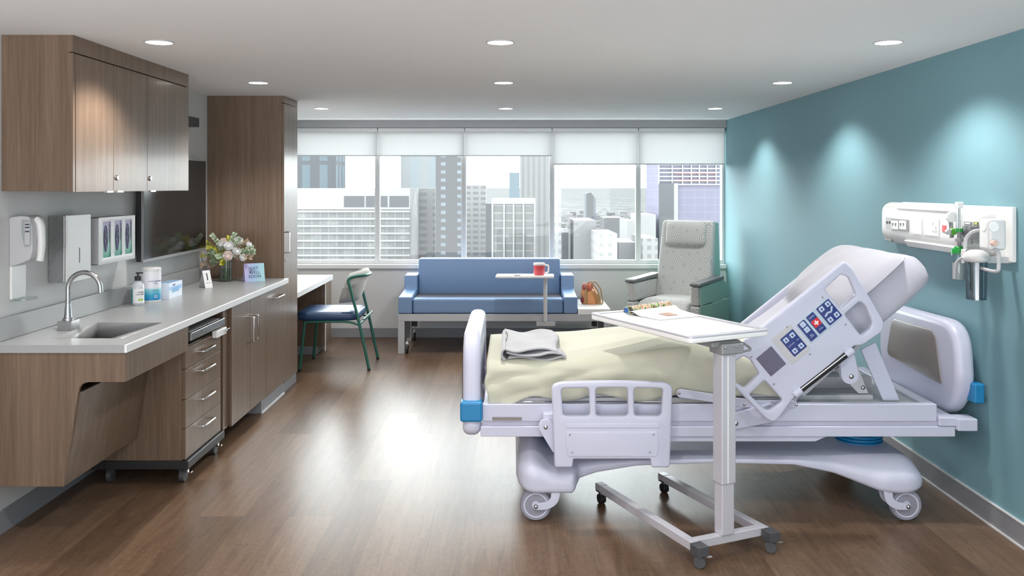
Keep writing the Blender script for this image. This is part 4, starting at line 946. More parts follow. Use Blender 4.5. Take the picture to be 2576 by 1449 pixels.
for s_ in (-.035, .03): build('screw', MB().ell(cb_ + V2*s_ - U2*.052 + Vector((0, 0, .965)), .005, 12, 8), M['steel'], bk_)
build('release_handle', MB().tube(fillet([cb_ + V2*.08 + U2*.04 + Vector((0, 0, .985)), cb_ + V2*.145 + U2*.01 + Vector((0, 0, .95)), cb_ + V2*.14 - U2*.02 + Vector((0, 0, .938)), cb_ + V2*.03 - U2*.03 + Vector((0, 0, .93))], .015), .0055, 10), M['midgrey'], ot)
ZT = 1.03
nc = Vector((.788, 3.88, 0)); rc_ = Vector((1.208, 4.094, 0)); lc = Vector((.418, 4.62, 0)); V3 = (rc_-nc).normalized(); U3 = Vector((-V3.y, V3.x, 0)); Wt = (rc_-nc).length; Lt = .83
top = [(0, 0), (Wt, 0), (Wt, Lt), (0, Lt)]
fm = Matrix(((V3.x, U3.x, 0, nc.x), (V3.y, U3.y, 0, nc.y), (0, 0, 1, 0), (0, 0, 0, 1)))
tt = plate('tabletop', rrect(0, Wt, 0, Lt, .03), [], .026, .006, fm @ Matrix.Translation((0, 0, ZT-.019)), M['tabletop'], ot, 3)
plate('raised_rim', rrect(0, Wt, 0, Lt, .03), [rrect(.026, Wt-.026, .026, Lt-.026, .02)], .012, .003, fm @ Matrix.Translation((0, 0, ZT-.005)), M['tablemetal'], ot, 3)
# magazine lying open with one side rolled
mgz = thing('magazine', 'open magazine with its left pages curled into a roll on the overbed table', 'magazine', (.85, 4.6, ZT))
c0 = at(1640, 800, 4.45); zt = ZT - .005
a0 = Vector(((1575-CX)*.67/326*1.0, F*.67/326, 0)) if False else None
def onz(px, py, z): Y = F*(EYE-z)/(py-CY); return Vector(((px-CX)*Y/F, Y, z))
p0, p1_, p2_, p3 = onz(1581, 791, zt), onz(1660, 806, zt), onz(1765, 796, zt), onz(1688, 775, zt)
sp_d = (p3-p0); 
rws = []
for i in range(19):
    t = i/18; row = []
    for k in range(9):
        s_ = k/8; e0 = p0.lerp(p3, s_); e1 = p1_.lerp(p2_, s_); q = e0.lerp(e1, t); q.z = zt + .004 + .016*math.exp(-((t-.13)/.14)**2) + .002*(1-t)
        row.append(q)
    rws.append(row)
for li, (dz, mm) in enumerate(((0, M['paper']), (-.003, M['paper']), (-.005, mat('magazine_back_cover', '#3d3f45', .4)))):
    g = MB(); g.grid([[v + Vector((0, 0, dz)) for v in r_] for r_ in rws]); o = build('page', g, mm, mgz, sharp=80); md = o.modifiers.new('thick', 'SOLIDIFY'); md.thickness = .0015
def covermat():
    m = mat('magazine_cover_print', '#b0793c', .35); N, L, b = nodes(m); tc = N.new('ShaderNodeTexCoord')
    n = N.new('ShaderNodeTexNoise'); n.inputs['Scale'].default_value = 14; n.inputs['Detail'].default_value = 2; n.inputs['Distortion'].default_value = 2.5; L.new(tc.outputs['Object'], n.inputs['Vector'])
    rm = ramp(N, [(.30, '#e8c9ae'), (.40, '#b88045'), (.46, '#e9e9e2'), (.52, '#4f7f6c'), (.57, '#c9d06b'), (.62, '#2f302a'), (.70, '#c78f4c')]); rm.color_ramp.interpolation = 'CONSTANT'
    L.new(n.outputs['Fac'], rm.inputs[0]); L.new(rm.outputs[0], b.inputs['Base Color']); return m
rr_ = .021; ra = p0 + Vector((-.013, .0, rr_)); rb_ = p3 + Vector((-.013, 0, rr_)); dd_ = (rb_-ra).normalized(); nn_ = Vector((-dd_.y, dd_.x, 0)); rws = []
for i in range(15):
    c_ = ra.lerp(rb_, i/14); row = []
    for k in range(29):
        a_ = R(-90 - 400*k/28); r2 = rr_ - .0035*k/28; row.append(c_ - nn_*math.cos(a_)*-r2 + Vector((0, 0, math.sin(a_)*r2)))
    rws.append(row)
g = MB(); g.grid(rws); o = build('rolled_cover', g, covermat(), mgz, sharp=80); md = o.modifiers.new('thick', 'SOLIDIFY'); md.thickness = .003; md.offset = -1
build('roll_core', MB().cyl(ra + dd_*.001, rb_ - dd_*.004, .0165, n=24), mat('magazine_inner_blue', '#3c62a6', .5), mgz)
g = MB(); g.grid([[v + Vector((0, 0, .0018)) for v in r_[3:6]] for r_ in [[p0.lerp(p3, s_/8).lerp(p1_.lerp(p2_, s_/8), t_) + Vector((0, 0, .005)) for s_ in range(9)] for t_ in (.45, .6, .75)]])
build('page_picture', g, mat('page_picture_print', '#c59b83', .5), mgz)

# ------------------------------------------------------------------ headwall service unit
hw = thing('headwall_unit', 'white medical service panel with outlets and gas ports on teal wall', 'medical panel', (2.35, 4.9, 1.47))
HX = 2.31
prof = [(XR, 1.60), (2.345, 1.60), (2.315, 1.575), (2.308, 1.54), (2.308, 1.42), (2.318, 1.385), (2.35, 1.35), (XR, 1.345)]
def hsec(y, k=1): return [(XR-(XR-x)*k, y, 1.47+(z-1.47)*(.6+.4*k)) for x, z in rp(prof, .02, 5)]
hm = MB(); hm.grid([hsec(4.31, .35), hsec(4.325, .8), hsec(4.36), hsec(5.44), hsec(5.49, .85), hsec(5.50, .6)], True); L_ = len(hsec(4.3)); hm.f += [tuple(range(L_)), tuple(5*L_+k for k in range(L_))]
build('housing', hm, M['white'], hw, sharp=50)
build('wall_plate', MB().box(XR-.022, XR-.001, 4.165, 4.40, 1.335, 1.60), M['white'], hw, .004)
build('light_lens', MB().prism([(x, 4.62, z) for x, z in ((2.318, 1.592), (2.345, 1.606), (2.312, 1.566), (2.303, 1.566))], (0, .62, 0)), mat('lens_white', '#ffffff', .25), hw, .002)
build('lower_lens', MB().prism([(x, 4.55, z) for x, z in ((2.315, 1.385), (2.345, 1.352), (2.33, 1.345), (2.308, 1.378))], (0, .60, 0)), mat('lens_pale', '#fafafa', .25), hw, .002)
build('grille', MB().box(2.325, 2.345, 5.36, 5.46, 1.36, 1.385), M['midgrey'], hw, .003)
def yy(cpx): px = 2180 + cpx*.207; return F*2.308/(px-CX)           # column in the zoomed view -> distance along the wall
def zz2(cpx, cpy): px = 2180+cpx*.207; py = 480+cpy*.207; return EYE - (py-CY)*yy(cpx)/F
def wallrect(name, x0, x1, y0, y1, m, parent=hw, d=.004, bev=.001):
    a, b = yy(x0), yy(x1); xm = (x0+x1)/2
    return build(name, MB().box(2.308-d, 2.310, a, b, zz2(xm, y1), zz2(xm, y0)), m, parent, bev)
wallrect('data_plate', 240, 305, 325, 455, M['ltgrey'])
for x in (250, 280): wallrect('jack', x, x+16, 370, 400, M['ink'], d=.006)
op_ = wallrect('outlet_plate', 308, 518, 345, 490, M['midgrey'])
for (a, b) in ((315, 392), (410, 490)):
    rcp = wallrect('receptacle', a, b, 362, 468, M['white'], op_, .008)
    for x in (a+14, a+48):
        wallrect('slot', x, x+4, 395, 412, M['ink'], rcp, .010, 0); wallrect('slot', x+8, x+12, 395, 412, M['ink'], rcp, .010, 0); wallrect('slot', x+3, x+9, 420, 430, M['ink'], rcp, .010, 0)
wallrect('blank_plate', 570, 665, 340, 525, mat('plate_white', '#f7f7f7', .3)); wallrect('seam', 676, 684, 345, 540, M['ltgrey'])
sp_ = wallrect('switch_plate', 715, 870, 350, 545, mat('plate_pale', '#e2e2e2', .35))
for (x, y) in ((810, 400), (845, 450), (812, 490), (846, 495)): wallrect('socket', x, x+14, y-14, y+14, M['ltgrey'], sp_, .007)
wallrect('seam', 884, 892, 345, 575, M['ltgrey'])
wallrect('emergency_socket', 925, 970, 420, 500, M['redbtn'])
wallrect('port_plate', 1190, 1285, 375, 640, M['midgrey']); wallrect('port_plate', 1305, 1356, 378, 640, M['midgrey'])
wallrect('port_label', 1207, 1268, 388, 405, M['paper'], d=.006); wallrect('port_label', 1322, 1356, 388, 410, M['yellow'], d=.006)
# oxygen flowmeter plugged into the panel
fm_ = thing('oxygen_flowmeter', 'green and clear oxygen flowmeter with humidifier bottle on the service panel', 'flowmeter', (2.24, 4.4, 1.45))
def eq(px, py, X=2.24): Y = F*X/(px-CX); return Vector((X, Y, EYE-(py-CY)*Y/F))
tb = build('flow_tube', MB().cyl(eq(2413, 576), eq(2413, 522), .0155, n=24), M['clear'], fm_)
build('scale_marks', MB().box(2.234, 2.246, eq(2413, 0).y-.001, eq(2413, 0).y+.001, 1.485, 1.59), M['ltgrey'], tb)
for k in range(9): build('tick', MB().box(2.222, 2.2235, eq(2413, 0).y-.008, eq(2413, 0).y+.008, 1.49+k*.010, 1.4915+k*.010), M['ink'], tb)
build('tube_cap', MB().bar(eq(2413, 524), eq(2413, 508), .03, .03, up=(0, 1, 0)), M['white'], fm_, .003)
build('green_ring', MB().cyl(eq(2413, 583), eq(2413, 575), .018), M['greenplastic'], fm_)
build('stem', MB().cyl(eq(2413, 583), eq(2413, 622), .010).cyl(eq(2413, 600), eq(2413, 608), .0195), M['midgrey'], fm_)
build('wall_adapter', MB().cyl(eq(2413, 586), Vector((2.305, eq(2413, 0).y+.05, 1.475)), .012).box(2.27, 2.305, eq(2413, 0).y+.0-.05, eq(2413, 0).y+.03, 1.44, 1.50), M['midgrey'], fm_, .002)
build('green_cap', MB().lathe([(.018, .035), (.022, .03), (.022, .024), (.036, .022), (.038, 0), (.0, 0)], eq(2412, 637) - Vector((0, 0, .0)), 28), M['greenplastic'], fm_)
build('humidifier_bottle', MB().lathe([(.034, 0), (.036, -.01), (.033, -.10), (.030, -.135), (0, -.137)], eq(2412, 637), 32), M['clear'], fm_)
build('bottle_water', MB().lathe([(.0, -.05), (.031, -.05), (.029, -.13), (0, -.13)], eq(2412, 637), 28), mat('frosted_diffuser', '#c8cccd', .4), fm_)
# air regulator with lime knob and white gauge
rg = thing('air_regulator', 'white faced gauge with lime green knob on the service panel', 'gauge', (2.26, 4.5, 1.5))
g_ = eq(2394, 546, 2.25)
build('gauge', MB().lathe([(0, -.006), (.026, -.006), (.028, 0), (.026, .012), (0, .014)], g_, 32, 'y'), mat('gauge_face', '#f4f4f4', .3), rg)
k_ = eq(2397, 583, 2.245)
build('knob', MB().cyl(k_ - Vector((0, .012, 0)), k_ + Vector((0, .012, 0)), .017), M['limeplastic'], rg, .003)
build('knob_cap', MB().cyl(k_ + Vector((-.022, -.012, 0)), k_ + Vector((-.022, .010, 0)), .015), M['ltgrey'], rg, .003)
build('body', MB().cyl(g_ + Vector((0, .01, -.02)), k_ + Vector((0, .01, -.03)), .010).cyl(k_ + Vector((0, .02, 0)), Vector((2.306, k_.y+.03, k_.z)), .010), M['midgrey'], rg)
# suction regulator and canister
sr = thing('suction_regulator', 'white upright suction regulator box plugged near the end of service panel', 'regulator', (2.25, 4.2, 1.5))
s0 = eq(2484, 553, 2.24); 
build('housing', MB().box(2.222, 2.306, s0.y-.045, s0.y+.045, 1.40, 1.545), mat('regulator_white', '#e4e4e4', .35), sr, .014, 4)
build('dial_face', MB().lathe([(0, -.003), (.022, -.003), (.024, 0), (0, .001)], (2.245, s0.y-.046, 1.51), 24, 'y'), mat('dial_white', '#ffffff', .3), sr)
build('knob', MB().cyl((2.24, s0.y-.045, 1.435), (2.24, s0.y-.07, 1.435), .014), mat('peach_knob', '#e6c3b4', .4), sr, .003)
build('gauge_front', MB().prism([(2.2218, y, z) for y, z in circ(s0.y, 1.515, .025)], (-.003, 0, 0)), mat('dial_white2', '#ffffff', .3), sr)
cn_ = thing('suction_canister', 'large clear suction canister with white domed lid below the service panel', 'canister', (2.2, 4.2, 1.2))
cc = eq(2456, 668, 2.235)
cy_ = cc.y
build('canister', MB().lathe([(.046, 1.345), (.047, 1.335), (.044, 1.155), (.0, 1.152)], (2.235, cy_, 0), 36), M['smoke'], cn_)
build('lid', MB().lathe([(0, 1.395), (.03, 1.392), (.052, 1.378), (.060, 1.36), (.060, 1.345), (.05, 1.335), (0, 1.335)], (2.235, cy_, 0), 36), mat('lid_grey_white', '#d2d2d2', .4), cn_, sharp=60)
build('bracket', MB().box(2.28, 2.40, cy_-.012, cy_+.012, 1.33, 1.36), M['ltgrey'], cn_)
build('elbow', MB().tube(spline([eq(2424, 662, 2.20), eq(2423, 640, 2.20), eq(2424, 628, 2.20)], 5), .010, 10), M['white'], cn_)
def hose(lab, pts, r_, m='ltgrey'):
    o = build('hose', MB().tube(spline(pts, 8), r_, 12), M[m]); return tag(o, lab, 'hose')
hose('white hose looping beside the suction regulator down to the canister lid', [Vector((2.25, s0.y-.046, 1.405)), Vector((2.25, s0.y-.075, 1.39)), Vector((2.245, s0.y-.088, 1.34)), Vector((2.24, s0.y-.075, 1.305)), Vector((2.238, cy_-.03, 1.31)), Vector((2.236, cy_-.02, 1.333))], .0085)
hose('short white hose curving from the yellow port to the canister lid', [Vector((2.306, eq(2455, 0).y+.02, 1.48)), Vector((2.25, eq(2448, 0).y, 1.482)), Vector((2.225, eq(2440, 0).y, 1.45)), Vector((2.22, eq(2438, 0).y, 1.40)), Vector((2.222, eq(2440, 0).y, 1.385))], .0085)
hose('pale tube hanging from canister elbow in front of humidifier bottle', [eq(2424, 648, 2.195), eq(2412, 654, 2.19), eq(2403, 670, 2.185), eq(2400, 700, 2.185)], .007)

# ------------------------------------------------------------------ counter objects
hs_ = thing('hand_sanitizer_bottle', 'clear pump bottle labelled hand sanitizer in front of wipes canister', 'bottle', (-2.376, 5.555, CZ))
bx_, by_ = -2.376, 5.555
gel = mat('clear_gel', '#c9cdd4', .08, trans=.0, coat=.5)
build('bottle', MB().lathe([(0, 0), (.034, .0), (.038, .006), (.038, .115), (.033, .135), (.016, .148), (.014, .155), (0, .155)], (bx_, by_, CZ), 40), gel, hs_, sharp=50)
build('collar', MB().lathe([(0, .155), (.0195, .155), (.0195, .182), (.0, .182)], (bx_, by_, CZ), 28), M['black'], hs_)
build('pump', MB().cyl((bx_, by_, CZ+.18), (bx_, by_, CZ+.20), .006).bar((bx_-.01, by_-.004, CZ+.203), (bx_+.035, by_-.004, CZ+.204), .012, .008), M['black'], hs_, .001)
def wraplabel(name, x, y, z0, z1, r_, a0_, a1_, m, parent):
    return build(name, MB().grid([[(x+r_*math.cos(R(a)), y+r_*math.sin(R(a)), z) for a in [a0_+(a1_-a0_)*k/20 for k in range(21)]] for z in (z0, z1)]), m, parent)
def wraptext(s_, size, x, y, z, r_, a_, parent, m, sx=1):
    T_ = Vector((-math.sin(R(a_)), math.cos(R(a_)), 0)); nn = Vector((math.cos(R(a_)), math.sin(R(a_)), 0))
    o = text(s_, size, Matrix.Identity(4), m, parent, sx=sx); me = o.data
    for v in me.vertices:
        a = R(a_) + v.co.x/r_; rr2 = r_ + .0006 + v.co.z; v.co = Vector((x+rr2*math.cos(a), y+rr2*math.sin(a), z+v.co.y))
    return o
lb = wraplabel('front_label', bx_, by_, CZ+.015, CZ+.105, .0384, -130, 10, M['paper'], hs_)
wraplabel('teal_stripe', bx_, by_, CZ+.015, CZ+.105, .0387, -145, -118, mat('teal_label', '#1f8fa0', .4), hs_)
wraplabel('green_leaf', bx_, by_, CZ+.03, CZ+.042, .0388, -65, -15, mat('leaf_print', '#a9cf5a', .4), hs_)
wraptext('HAND', .014, bx_, by_, CZ+.083, .0388, -40, lb, M['ink']); wraptext('SANITIZER', .0105, bx_, by_, CZ+.069, .0388, -45, lb, M['ink'])
wc = thing('wipes_canister', 'tall white canister of hand sanitizer wipes with blue printed base', 'canister', (-2.36, 5.70, CZ))
wx, wy = -2.355, 5.71
build('canister', MB().lathe([(0, 0), (.057, 0), (.060, .005), (.060, .20), (0, .20)], (wx, wy, CZ), 48), M['white'], wc)
build('lid', MB().lathe([(0, .20), (.0615, .20), (.0615, .218), (.055, .224), (0, .224)], (wx, wy, CZ), 48), mat('lid_white', '#dcdcdc', .35), wc)
def wipelab():
    m = mat('wipes_label_print', '#e9e9ef', .35); N, L, b = nodes(m); tc = N.new('ShaderNodeTexCoord'); sp = N.new('ShaderNodeSeparateXYZ'); L.new(tc.outputs['Object'], sp.inputs[0])
    mr = N.new('ShaderNodeMapRange'); mr.inputs['From Min'].default_value = CZ+.02; mr.inputs['From Max'].default_value = CZ+.18; L.new(sp.outputs[2], mr.inputs[0])
    rm = ramp(N, [(0, '#1f8dc4'), (.18, '#35a3c9'), (.40, '#8fd0dc'), (.48, '#ebebf2')]); L.new(mr.outputs[0], rm.inputs[0]); L.new(rm.outputs[0], b.inputs['Base Color']); return m
lb = wraplabel('label', wx, wy, CZ+.015, CZ+.185, .0604, -150, 60, wipelab(), wc)
wraptext('HAND SANITIZER', .0115, wx, wy, CZ+.138, .0608, -43, lb, M['navybtn']); wraptext('WIPES', .009, wx, wy, CZ+.124, .0608, -43, lb, M['navybtn'])
wraplabel('badge', wx, wy, CZ+.030, CZ+.048, .0608, -50, -30, M['palebtn'], wc); wraptext('80', .012, wx, wy, CZ+.039, .0612, -40, lb, M['navybtn'])
wraptext('ALCOHOL FREE', .006, wx, wy, CZ+.078, .0608, -43, lb, M['ink'])
gb2 = thing('tissue_box', 'pale blue and white box of masks lying beside the wipes canister', 'box', (-2.3, 5.92, CZ))
xm0 = -2.285
build('carton', MB().box(-2.37, -2.285, 5.83, 6.06, CZ, CZ+.105), mat('carton_blue_white', '#dfe8f4', .4), gb2, .001)
build('print_band', MB().box(-2.2852, -2.2838, 5.83, 6.06, CZ+.055, CZ+.08), mat('band_blue', '#9cc0e4', .4), gb2)
build('print_mask', MB().box(-2.2852, -2.2834, 5.88, 6.0, CZ+.04, CZ+.07), mat('band_blue2', '#6da7da', .4), gb2)
build('top_print', MB().box(-2.365, -2.29, 5.84, 6.05, CZ+.105, CZ+.106), mat('band_blue3', '#8fb0d2', .4), gb2)
text('masks', .018, frame((-2.2834, 5.91, CZ+.09), (0, 1, 0), (0, 0, 1)), M['navybtn'], gb2)
def tent(name, lab, p, ang, w_, h_, splay, m, mback):
    t = thing(name, lab, 'card', (p[0], p[1], CZ)); n = Vector((math.cos(ang), math.sin(ang), 0)); s_ = Vector((-n.y, n.x, 0)); c = Vector((p[0], p[1], CZ+.001))
    for k, mm in ((1, m), (-1, mback)):
        a = c + n*splay*k; tp = c + Vector((0, 0, h_))
        build('panel', MB().prism([a - s_*w_/2, a + s_*w_/2, tp + s_*w_/2, tp - s_*w_/2], n*-.0012*k), mm, t)
    up = (c + Vector((0, 0, h_)) - (c + n*splay)).normalized()
    return t, frame(c + n*splay*.5 + Vector((0, 0, h_*.5)) + n*.001, s_, up)
t, fr2 = tent('table_tent_card', 'small white tent card with a black line beside the flower vase', (-2.275, 6.50), R(-38), .062, .128, .042, M['paper'], mat('card_grey', '#b5b5b5', .6))
plate('printed_line', rrect(-.004, .004, -.01, .046, .002), [], .0008, .0001, fr2, M['black'], t); text('Welcome', .009, fr2 @ Matrix.Translation((0, -.028, 0)), M['midgrey'], t)
def cardmat():
    m = mat('get_well_card_print', '#a9c4e4', .5); N, L, b = nodes(m); tc = N.new('ShaderNodeTexCoord'); sp = N.new('ShaderNodeSeparateXYZ'); L.new(tc.outputs['Object'], sp.inputs[0])
    mr = N.new('ShaderNodeMapRange'); mr.inputs['From Min'].default_value = -2.13; mr.inputs['From Max'].default_value = -1.97; L.new(sp.outputs[0], mr.inputs[0])
    rm = ramp(N, [(.15, '#bcb0da'), (.55, '#a5c0e2'), (.95, '#a6d3da')]); L.new(mr.outputs[0], rm.inputs[0]); L.new(rm.outputs[0], b.inputs['Base Color']); return m
t, fr2 = tent('get_well_card', 'pastel blue get well soon tent card at the counter end', (-2.045, 6.93), R(-62), .155, .142, .045, cardmat(), mat('card_lilac', '#b6b3dc', .6))
text('GET\nWELL\nSOON', .034, fr2 @ Matrix.Translation((.0, .0, 0)), M['ink'], t)
# vase and bouquet
vx, vy = -2.265, 6.93
vs = thing('vase', 'clear cylindrical glass vase holding the bouquet on the counter', 'vase', (vx, vy, CZ))
build('glass', MB().lathe([(0, 0), (.046, 0), (.048, .004), (.048, .168), (.045, .168), (.045, .012), (0, .012)], (vx, vy, CZ), 40), M['clear'], vs)
build('water', MB().lathe([(0, .014), (.0445, .014), (.0445, .10), (0, .10)], (vx, vy, CZ), 32), glassy('vase_water', '#dfe9dc', .02), vs)
bq = thing('flower_bouquet', 'bouquet of white roses with yellow and green leaves in the glass vase', 'bouquet', (vx, vy, CZ+.015))
stem = mat('stem_green', '#4f8a3c', .5); leafA = mat('eucalyptus_leaf', '#a9b99c', .6); leafB = mat('yellow_green_leaf', '#c3bf3d', .55); leafC = mat('dry_pink_leaf', '#b69a84', .6); petW = mat('white_petal', '#ffffff', .5); petP = mat('blush_petal', '#faeee8', .5)
rnd = random.Random(5)
hub = Vector((vx, vy, CZ+.165))
def bp(px, py, dy=0): return at(px, py, vy+dy)
def petal_rose(c, r_, m, facing):
    f = Vector(facing).normalized(); g = MB()
    a = f.orthogonal().normalized(); b = f.cross(a)
    for ring, (n, tilt, rr) in enumerate(((3, .25, .45), (5, .55, .75), (6, .95, 1.0))):
        for k in range(n):
            th = 2*math.pi*k/n + ring*.7; d = a*math.cos(th) + b*math.sin(th); s_ = f.cross(d)
            rows2 = []
            for i in range(6):
                v = i/5; row = []
                for j in range(6):
                    u = -1+2*j/5; w_ = r_*rr*.75*math.sin(math.pi*(.15+.75*v))
                    cup = math.sin(v*1.6)
                    q = c + d*(r_*rr*(.15+.75*cup*math.sin(tilt+.4))) + f*(r_*(1.0*v*math.cos(tilt*.8) - .35)) + s_*w_*u - d*(u*u*r_*.22*rr)
                    row.append(q)
                rows2.append(row)
            g.grid(rows2)
    g.ell(c - f*r_*.1, r_*.45, 10, 8)
    o = build('rose', g, m, bq, sharp=80, fix=False); return o
sm_ = MB()
roses = [(575, 620, .036, petW, 0, -.05), (600, 607, .034, petW, 0, -.02), (625, 616, .026, petW, 0, 0), (595, 632, .032, petW, 0, -.05), (573, 644, .036, petP, 0, -.08), (610, 648, .026, petW, 0, -.05), (562, 607, .028, petP, 0, .02), (533, 637, .030, leafA, 0, -.04), (538, 656, .030, leafA, 0, -.05), (590, 640, .026, petW, 0, -.02), (556, 615, .026, petW, 0, 0)]
for (px, py, r_, m, _, dy) in roses:
    c = bp(px, py, dy); petal_rose(c, r_*1.3, m, (c-hub)*.6 + Vector((.3, -1, .3))*.08)
    sm_.tube(spline([Vector((vx + (c.x-vx)*-.1, vy+.01, CZ+.02)), hub + (c-hub)*.1, c], 4), .0022, 6)
def leaf(g, p, d, ln, wd, nrm):
    d = Vector(d).normalized(); s_ = d.cross(nrm).normalized(); n = s_.cross(d); L_ = []; 
    pts = [(0, 0), (.25, .8), (.55, 1), (.8, .7), (1, 0)]
    left = [p + d*ln*t + s_*wd*w_ + n*ln*.12*math.sin(t*3) for t, w_ in pts]; right = [p + d*ln*t - s_*wd*w_ + n*ln*.12*math.sin(t*3) for t, w_ in pts]; mid = [p + d*ln*t + n*ln*(.12*math.sin(t*3) - .04) for t, w_ in pts]
    g.grid([left, mid, right])
sprigs = [((533, 590), leafA, 9, .026, .010), ((512, 606), leafB, 16, .022, .004), ((520, 622), leafB, 14, .02, .004), ((507, 643), leafB, 8, .022, .006), ((506, 668), leafC, 10, .026, .007), ((528, 672), leafC, 8, .02, .007), ((560, 664), leafB, 5, .03, .012),
          ((590, 588), leafA, 10, .026, .011), ((578, 596), leafB, 8, .03, .006), ((625, 604), leafC, 12, .02, .005), ((638, 622), leafA, 10, .022, .009), ((640, 634), leafA, 10, .028, .012), ((634, 648), leafC, 10, .028, .007), ((622, 634), leafA, 9, .03, .013), ((548, 646), leafA, 7, .032, .014), ((536, 664), leafA, 8, .026, .012), ((604, 600), leafA, 6, .024, .01), ((616, 656), leafC, 6, .02, .005), ((600, 625), leafB, 8, .02, .004), ((560, 640), leafB, 9, .022, .004), ((580, 650), leafA, 7, .03, .013), ((612, 640), leafA, 8, .028, .012)]
for (tip, m, n, ln, wd) in sprigs:
    tp = bp(tip[0], tip[1], rnd.uniform(-.09, .05)); mid = hub.lerp(tp, .5) + Vector((0, 0, .02)); g = MB(); path2 = spline([hub, mid, tp], 10)
    sm_.tube(path2[::2], .0014, 5)
    for k in range(n*2):
        t = .35+.65*(k//2)/(n-1); i = min(len(path2)-2, int(t*(len(path2)-1))); p = path2[i]; d = (path2[i+1]-path2[i]).normalized(); sd = d.cross(Vector((0, -1, .3))).normalized()*(1 if k % 2 else -1)
        leaf(g, p, d*.7+sd+Vector((0, rnd.uniform(-.4, .4), 0)), ln*rnd.uniform(.8, 1.15), wd, Vector((rnd.uniform(-.3, .3), -1, rnd.uniform(-.1, .6))))
    o = build('leaf_sprig', g, m, bq, sharp=80, fix=False)
for k in range(5):
    a = k*1.3; sm_.tube([Vector((vx+.02*math.cos(a), vy+.02*math.sin(a), CZ+.016)), Vector((vx-.015*math.cos(a), vy-.015*math.sin(a), CZ+.17))], .003, 6)
build('stems', sm_, stem, bq)
# ------------------------------------------------------------------ the city beyond the glass
GZ = -140.0
def gmat():
    m = mat('distant_city_ground', '#8f8f8f', .9, spec=0); N, L, b = nodes(m); tc = N.new('ShaderNodeTexCoord')
    v = N.new('ShaderNodeTexVoronoi'); v.inputs['Scale'].default_value = .035; L.new(tc.outputs['Object'], v.inputs['Vector']); n = N.new('ShaderNodeTexNoise'); n.inputs['Scale'].default_value = .004; n.inputs['Detail'].default_value = 8; L.new(tc.outputs['Object'], n.inputs['Vector'])
    rm = ramp(N, [(.1, '#545554'), (.5, '#626363'), (.85, '#7c7c7c')]); mx = N.new('ShaderNodeMix'); mx.data_type = 'FLOAT'; mx.inputs[0].default_value = .55
    s = N.new('ShaderNodeSeparateColor'); L.new(v.outputs['Color'], s.inputs[0]); L.new(s.outputs[0], mx.inputs[2]); L.new(n.outputs['Fac'], mx.inputs[3]); L.new(mx.outputs[0], rm.inputs[0]); L.new(rm.outputs[0], b.inputs['Base Color']); return m
g = MB(); g.add([(-40000, 60, GZ), (40000, 60, GZ), (40000, 60000, GZ), (-40000, 60000, GZ)], [(0, 1, 2, 3)])
o = build('city_ground', g, gmat()); tag(o, kind='structure')
def blk(x0, x1, ytop, Y, depth=None, z0=GZ, m=None, name='building', parent=None):
    a, b = at(x0, ytop, Y), at(x1, ytop, Y); depth = depth or (b.x-a.x)*.8
    return build(name, MB().box(a.x, b.x, Y, Y+depth, z0, a.z), m, parent)
def building(lab, x0, x1, ytop, Y, m, depth=None, extra=None, group=None):
    a, b = at(x0, ytop, Y), at(x1, ytop, Y)
    t = thing('building', lab, 'building', ((a.x+b.x)/2, Y, GZ), group)
    blk(x0, x1, ytop, Y, depth, m=m, name='tower', parent=t)
    if extra: extra(t, a, b, Y)
    return t
WHITE = mat('concrete_white', '#a8a8a8', .8, spec=0); GREY = mat('concrete_grey', '#868687', .8, spec=0); DARK = mat('glass_dark', '#707174', .6, spec=0)
# white office block with banded windows
fA = facade('banded_facade', '#cdcdcd', '#8d8d8e', 4.0, 3.58, .94, 1.1)
def exA(t, a, b, Y):
    za = at(0, 527, Y).z
    build('parapet', MB().box(a.x-.2, b.x+.2, Y-.6, Y+.0, za, a.z), WHITE, t)
    for (x0, x1) in ((866, 917), (921, 975), (980, 1029)):
        p, q = at(x0, 493, Y), at(x1, 521, Y); build('opening', MB().box(p.x, q.x, Y-.8, Y-.6, q.z, p.z), DARK, t)
    for k in range(7):
        z = at(0, 531+18.4*k, Y).z; build('ledge', MB().box(a.x, b.x, Y-.8, Y, z-.6, z+.35), WHITE, t)
building('long white office block with horizontal window bands behind the left window', 690, 1031, 474, 420, fA, 40, exA)
building('grey slab with stacked balconies beside the long white office block', 1033, 1095, 474, 462, facade('balcony_facade', '#b5b5b5', '#8f8f90', 7, 3.6, .6, .5), 40)
building('tall grey and blue glass tower, leftmost behind the white office block', 738, 845, 300, 700, facade('blue_glass_left', '#8f9297', '#a3b8c4', 14, 22, .45, .85), 40)
building('pale bluish glass tower rising behind the white office block', 1008, 1120, 300, 760, facade('pale_blue_glass', '#c2c6c8', '#b5c6cf', 16, 9, .5, .9), 40)
building('dark high rise with bright window columns left of the middle window', 1096, 1160, 300, 400, facade('dark_highrise', '#7e7e80', '#b9c9d6', 7.5, 3.7, .28, .4), 30)
building('slim pale tower with fine window grid in the middle window', 1168, 1222, 466, 520, facade('fine_grid', '#c6c6c6', '#939395', 4.6, 3.3, .7, .5), 14)
def exE(t, a, b, Y):
    p, q = at(1237, 500, Y), at(1347, 513, Y); build('roof_band', MB().box(p.x, q.x, Y-.8, Y+25, q.z, p.z), WHITE, t)
    for x in (1239, 1268, 1292, 1317, 1345):
        p = at(x, 0, Y); build('pier', MB().box(p.x-.35, p.x+.35, Y-.8, Y, GZ, at(0, 513, Y).z), WHITE, t)
building('dark gridded office tower with white piers in the middle window', 1238, 1346, 512, 400, facade('gridded_office', '#b9b9b9', '#868789', 50, 3.45, .999, .82), 30, exE)
building('small blue glass tower peeking over the gridded office roof', 1281, 1307, 434, 800, facade('blue_small', '#a3b4bf', '#a5b8c2', 9, 6, .8, .8), 20)
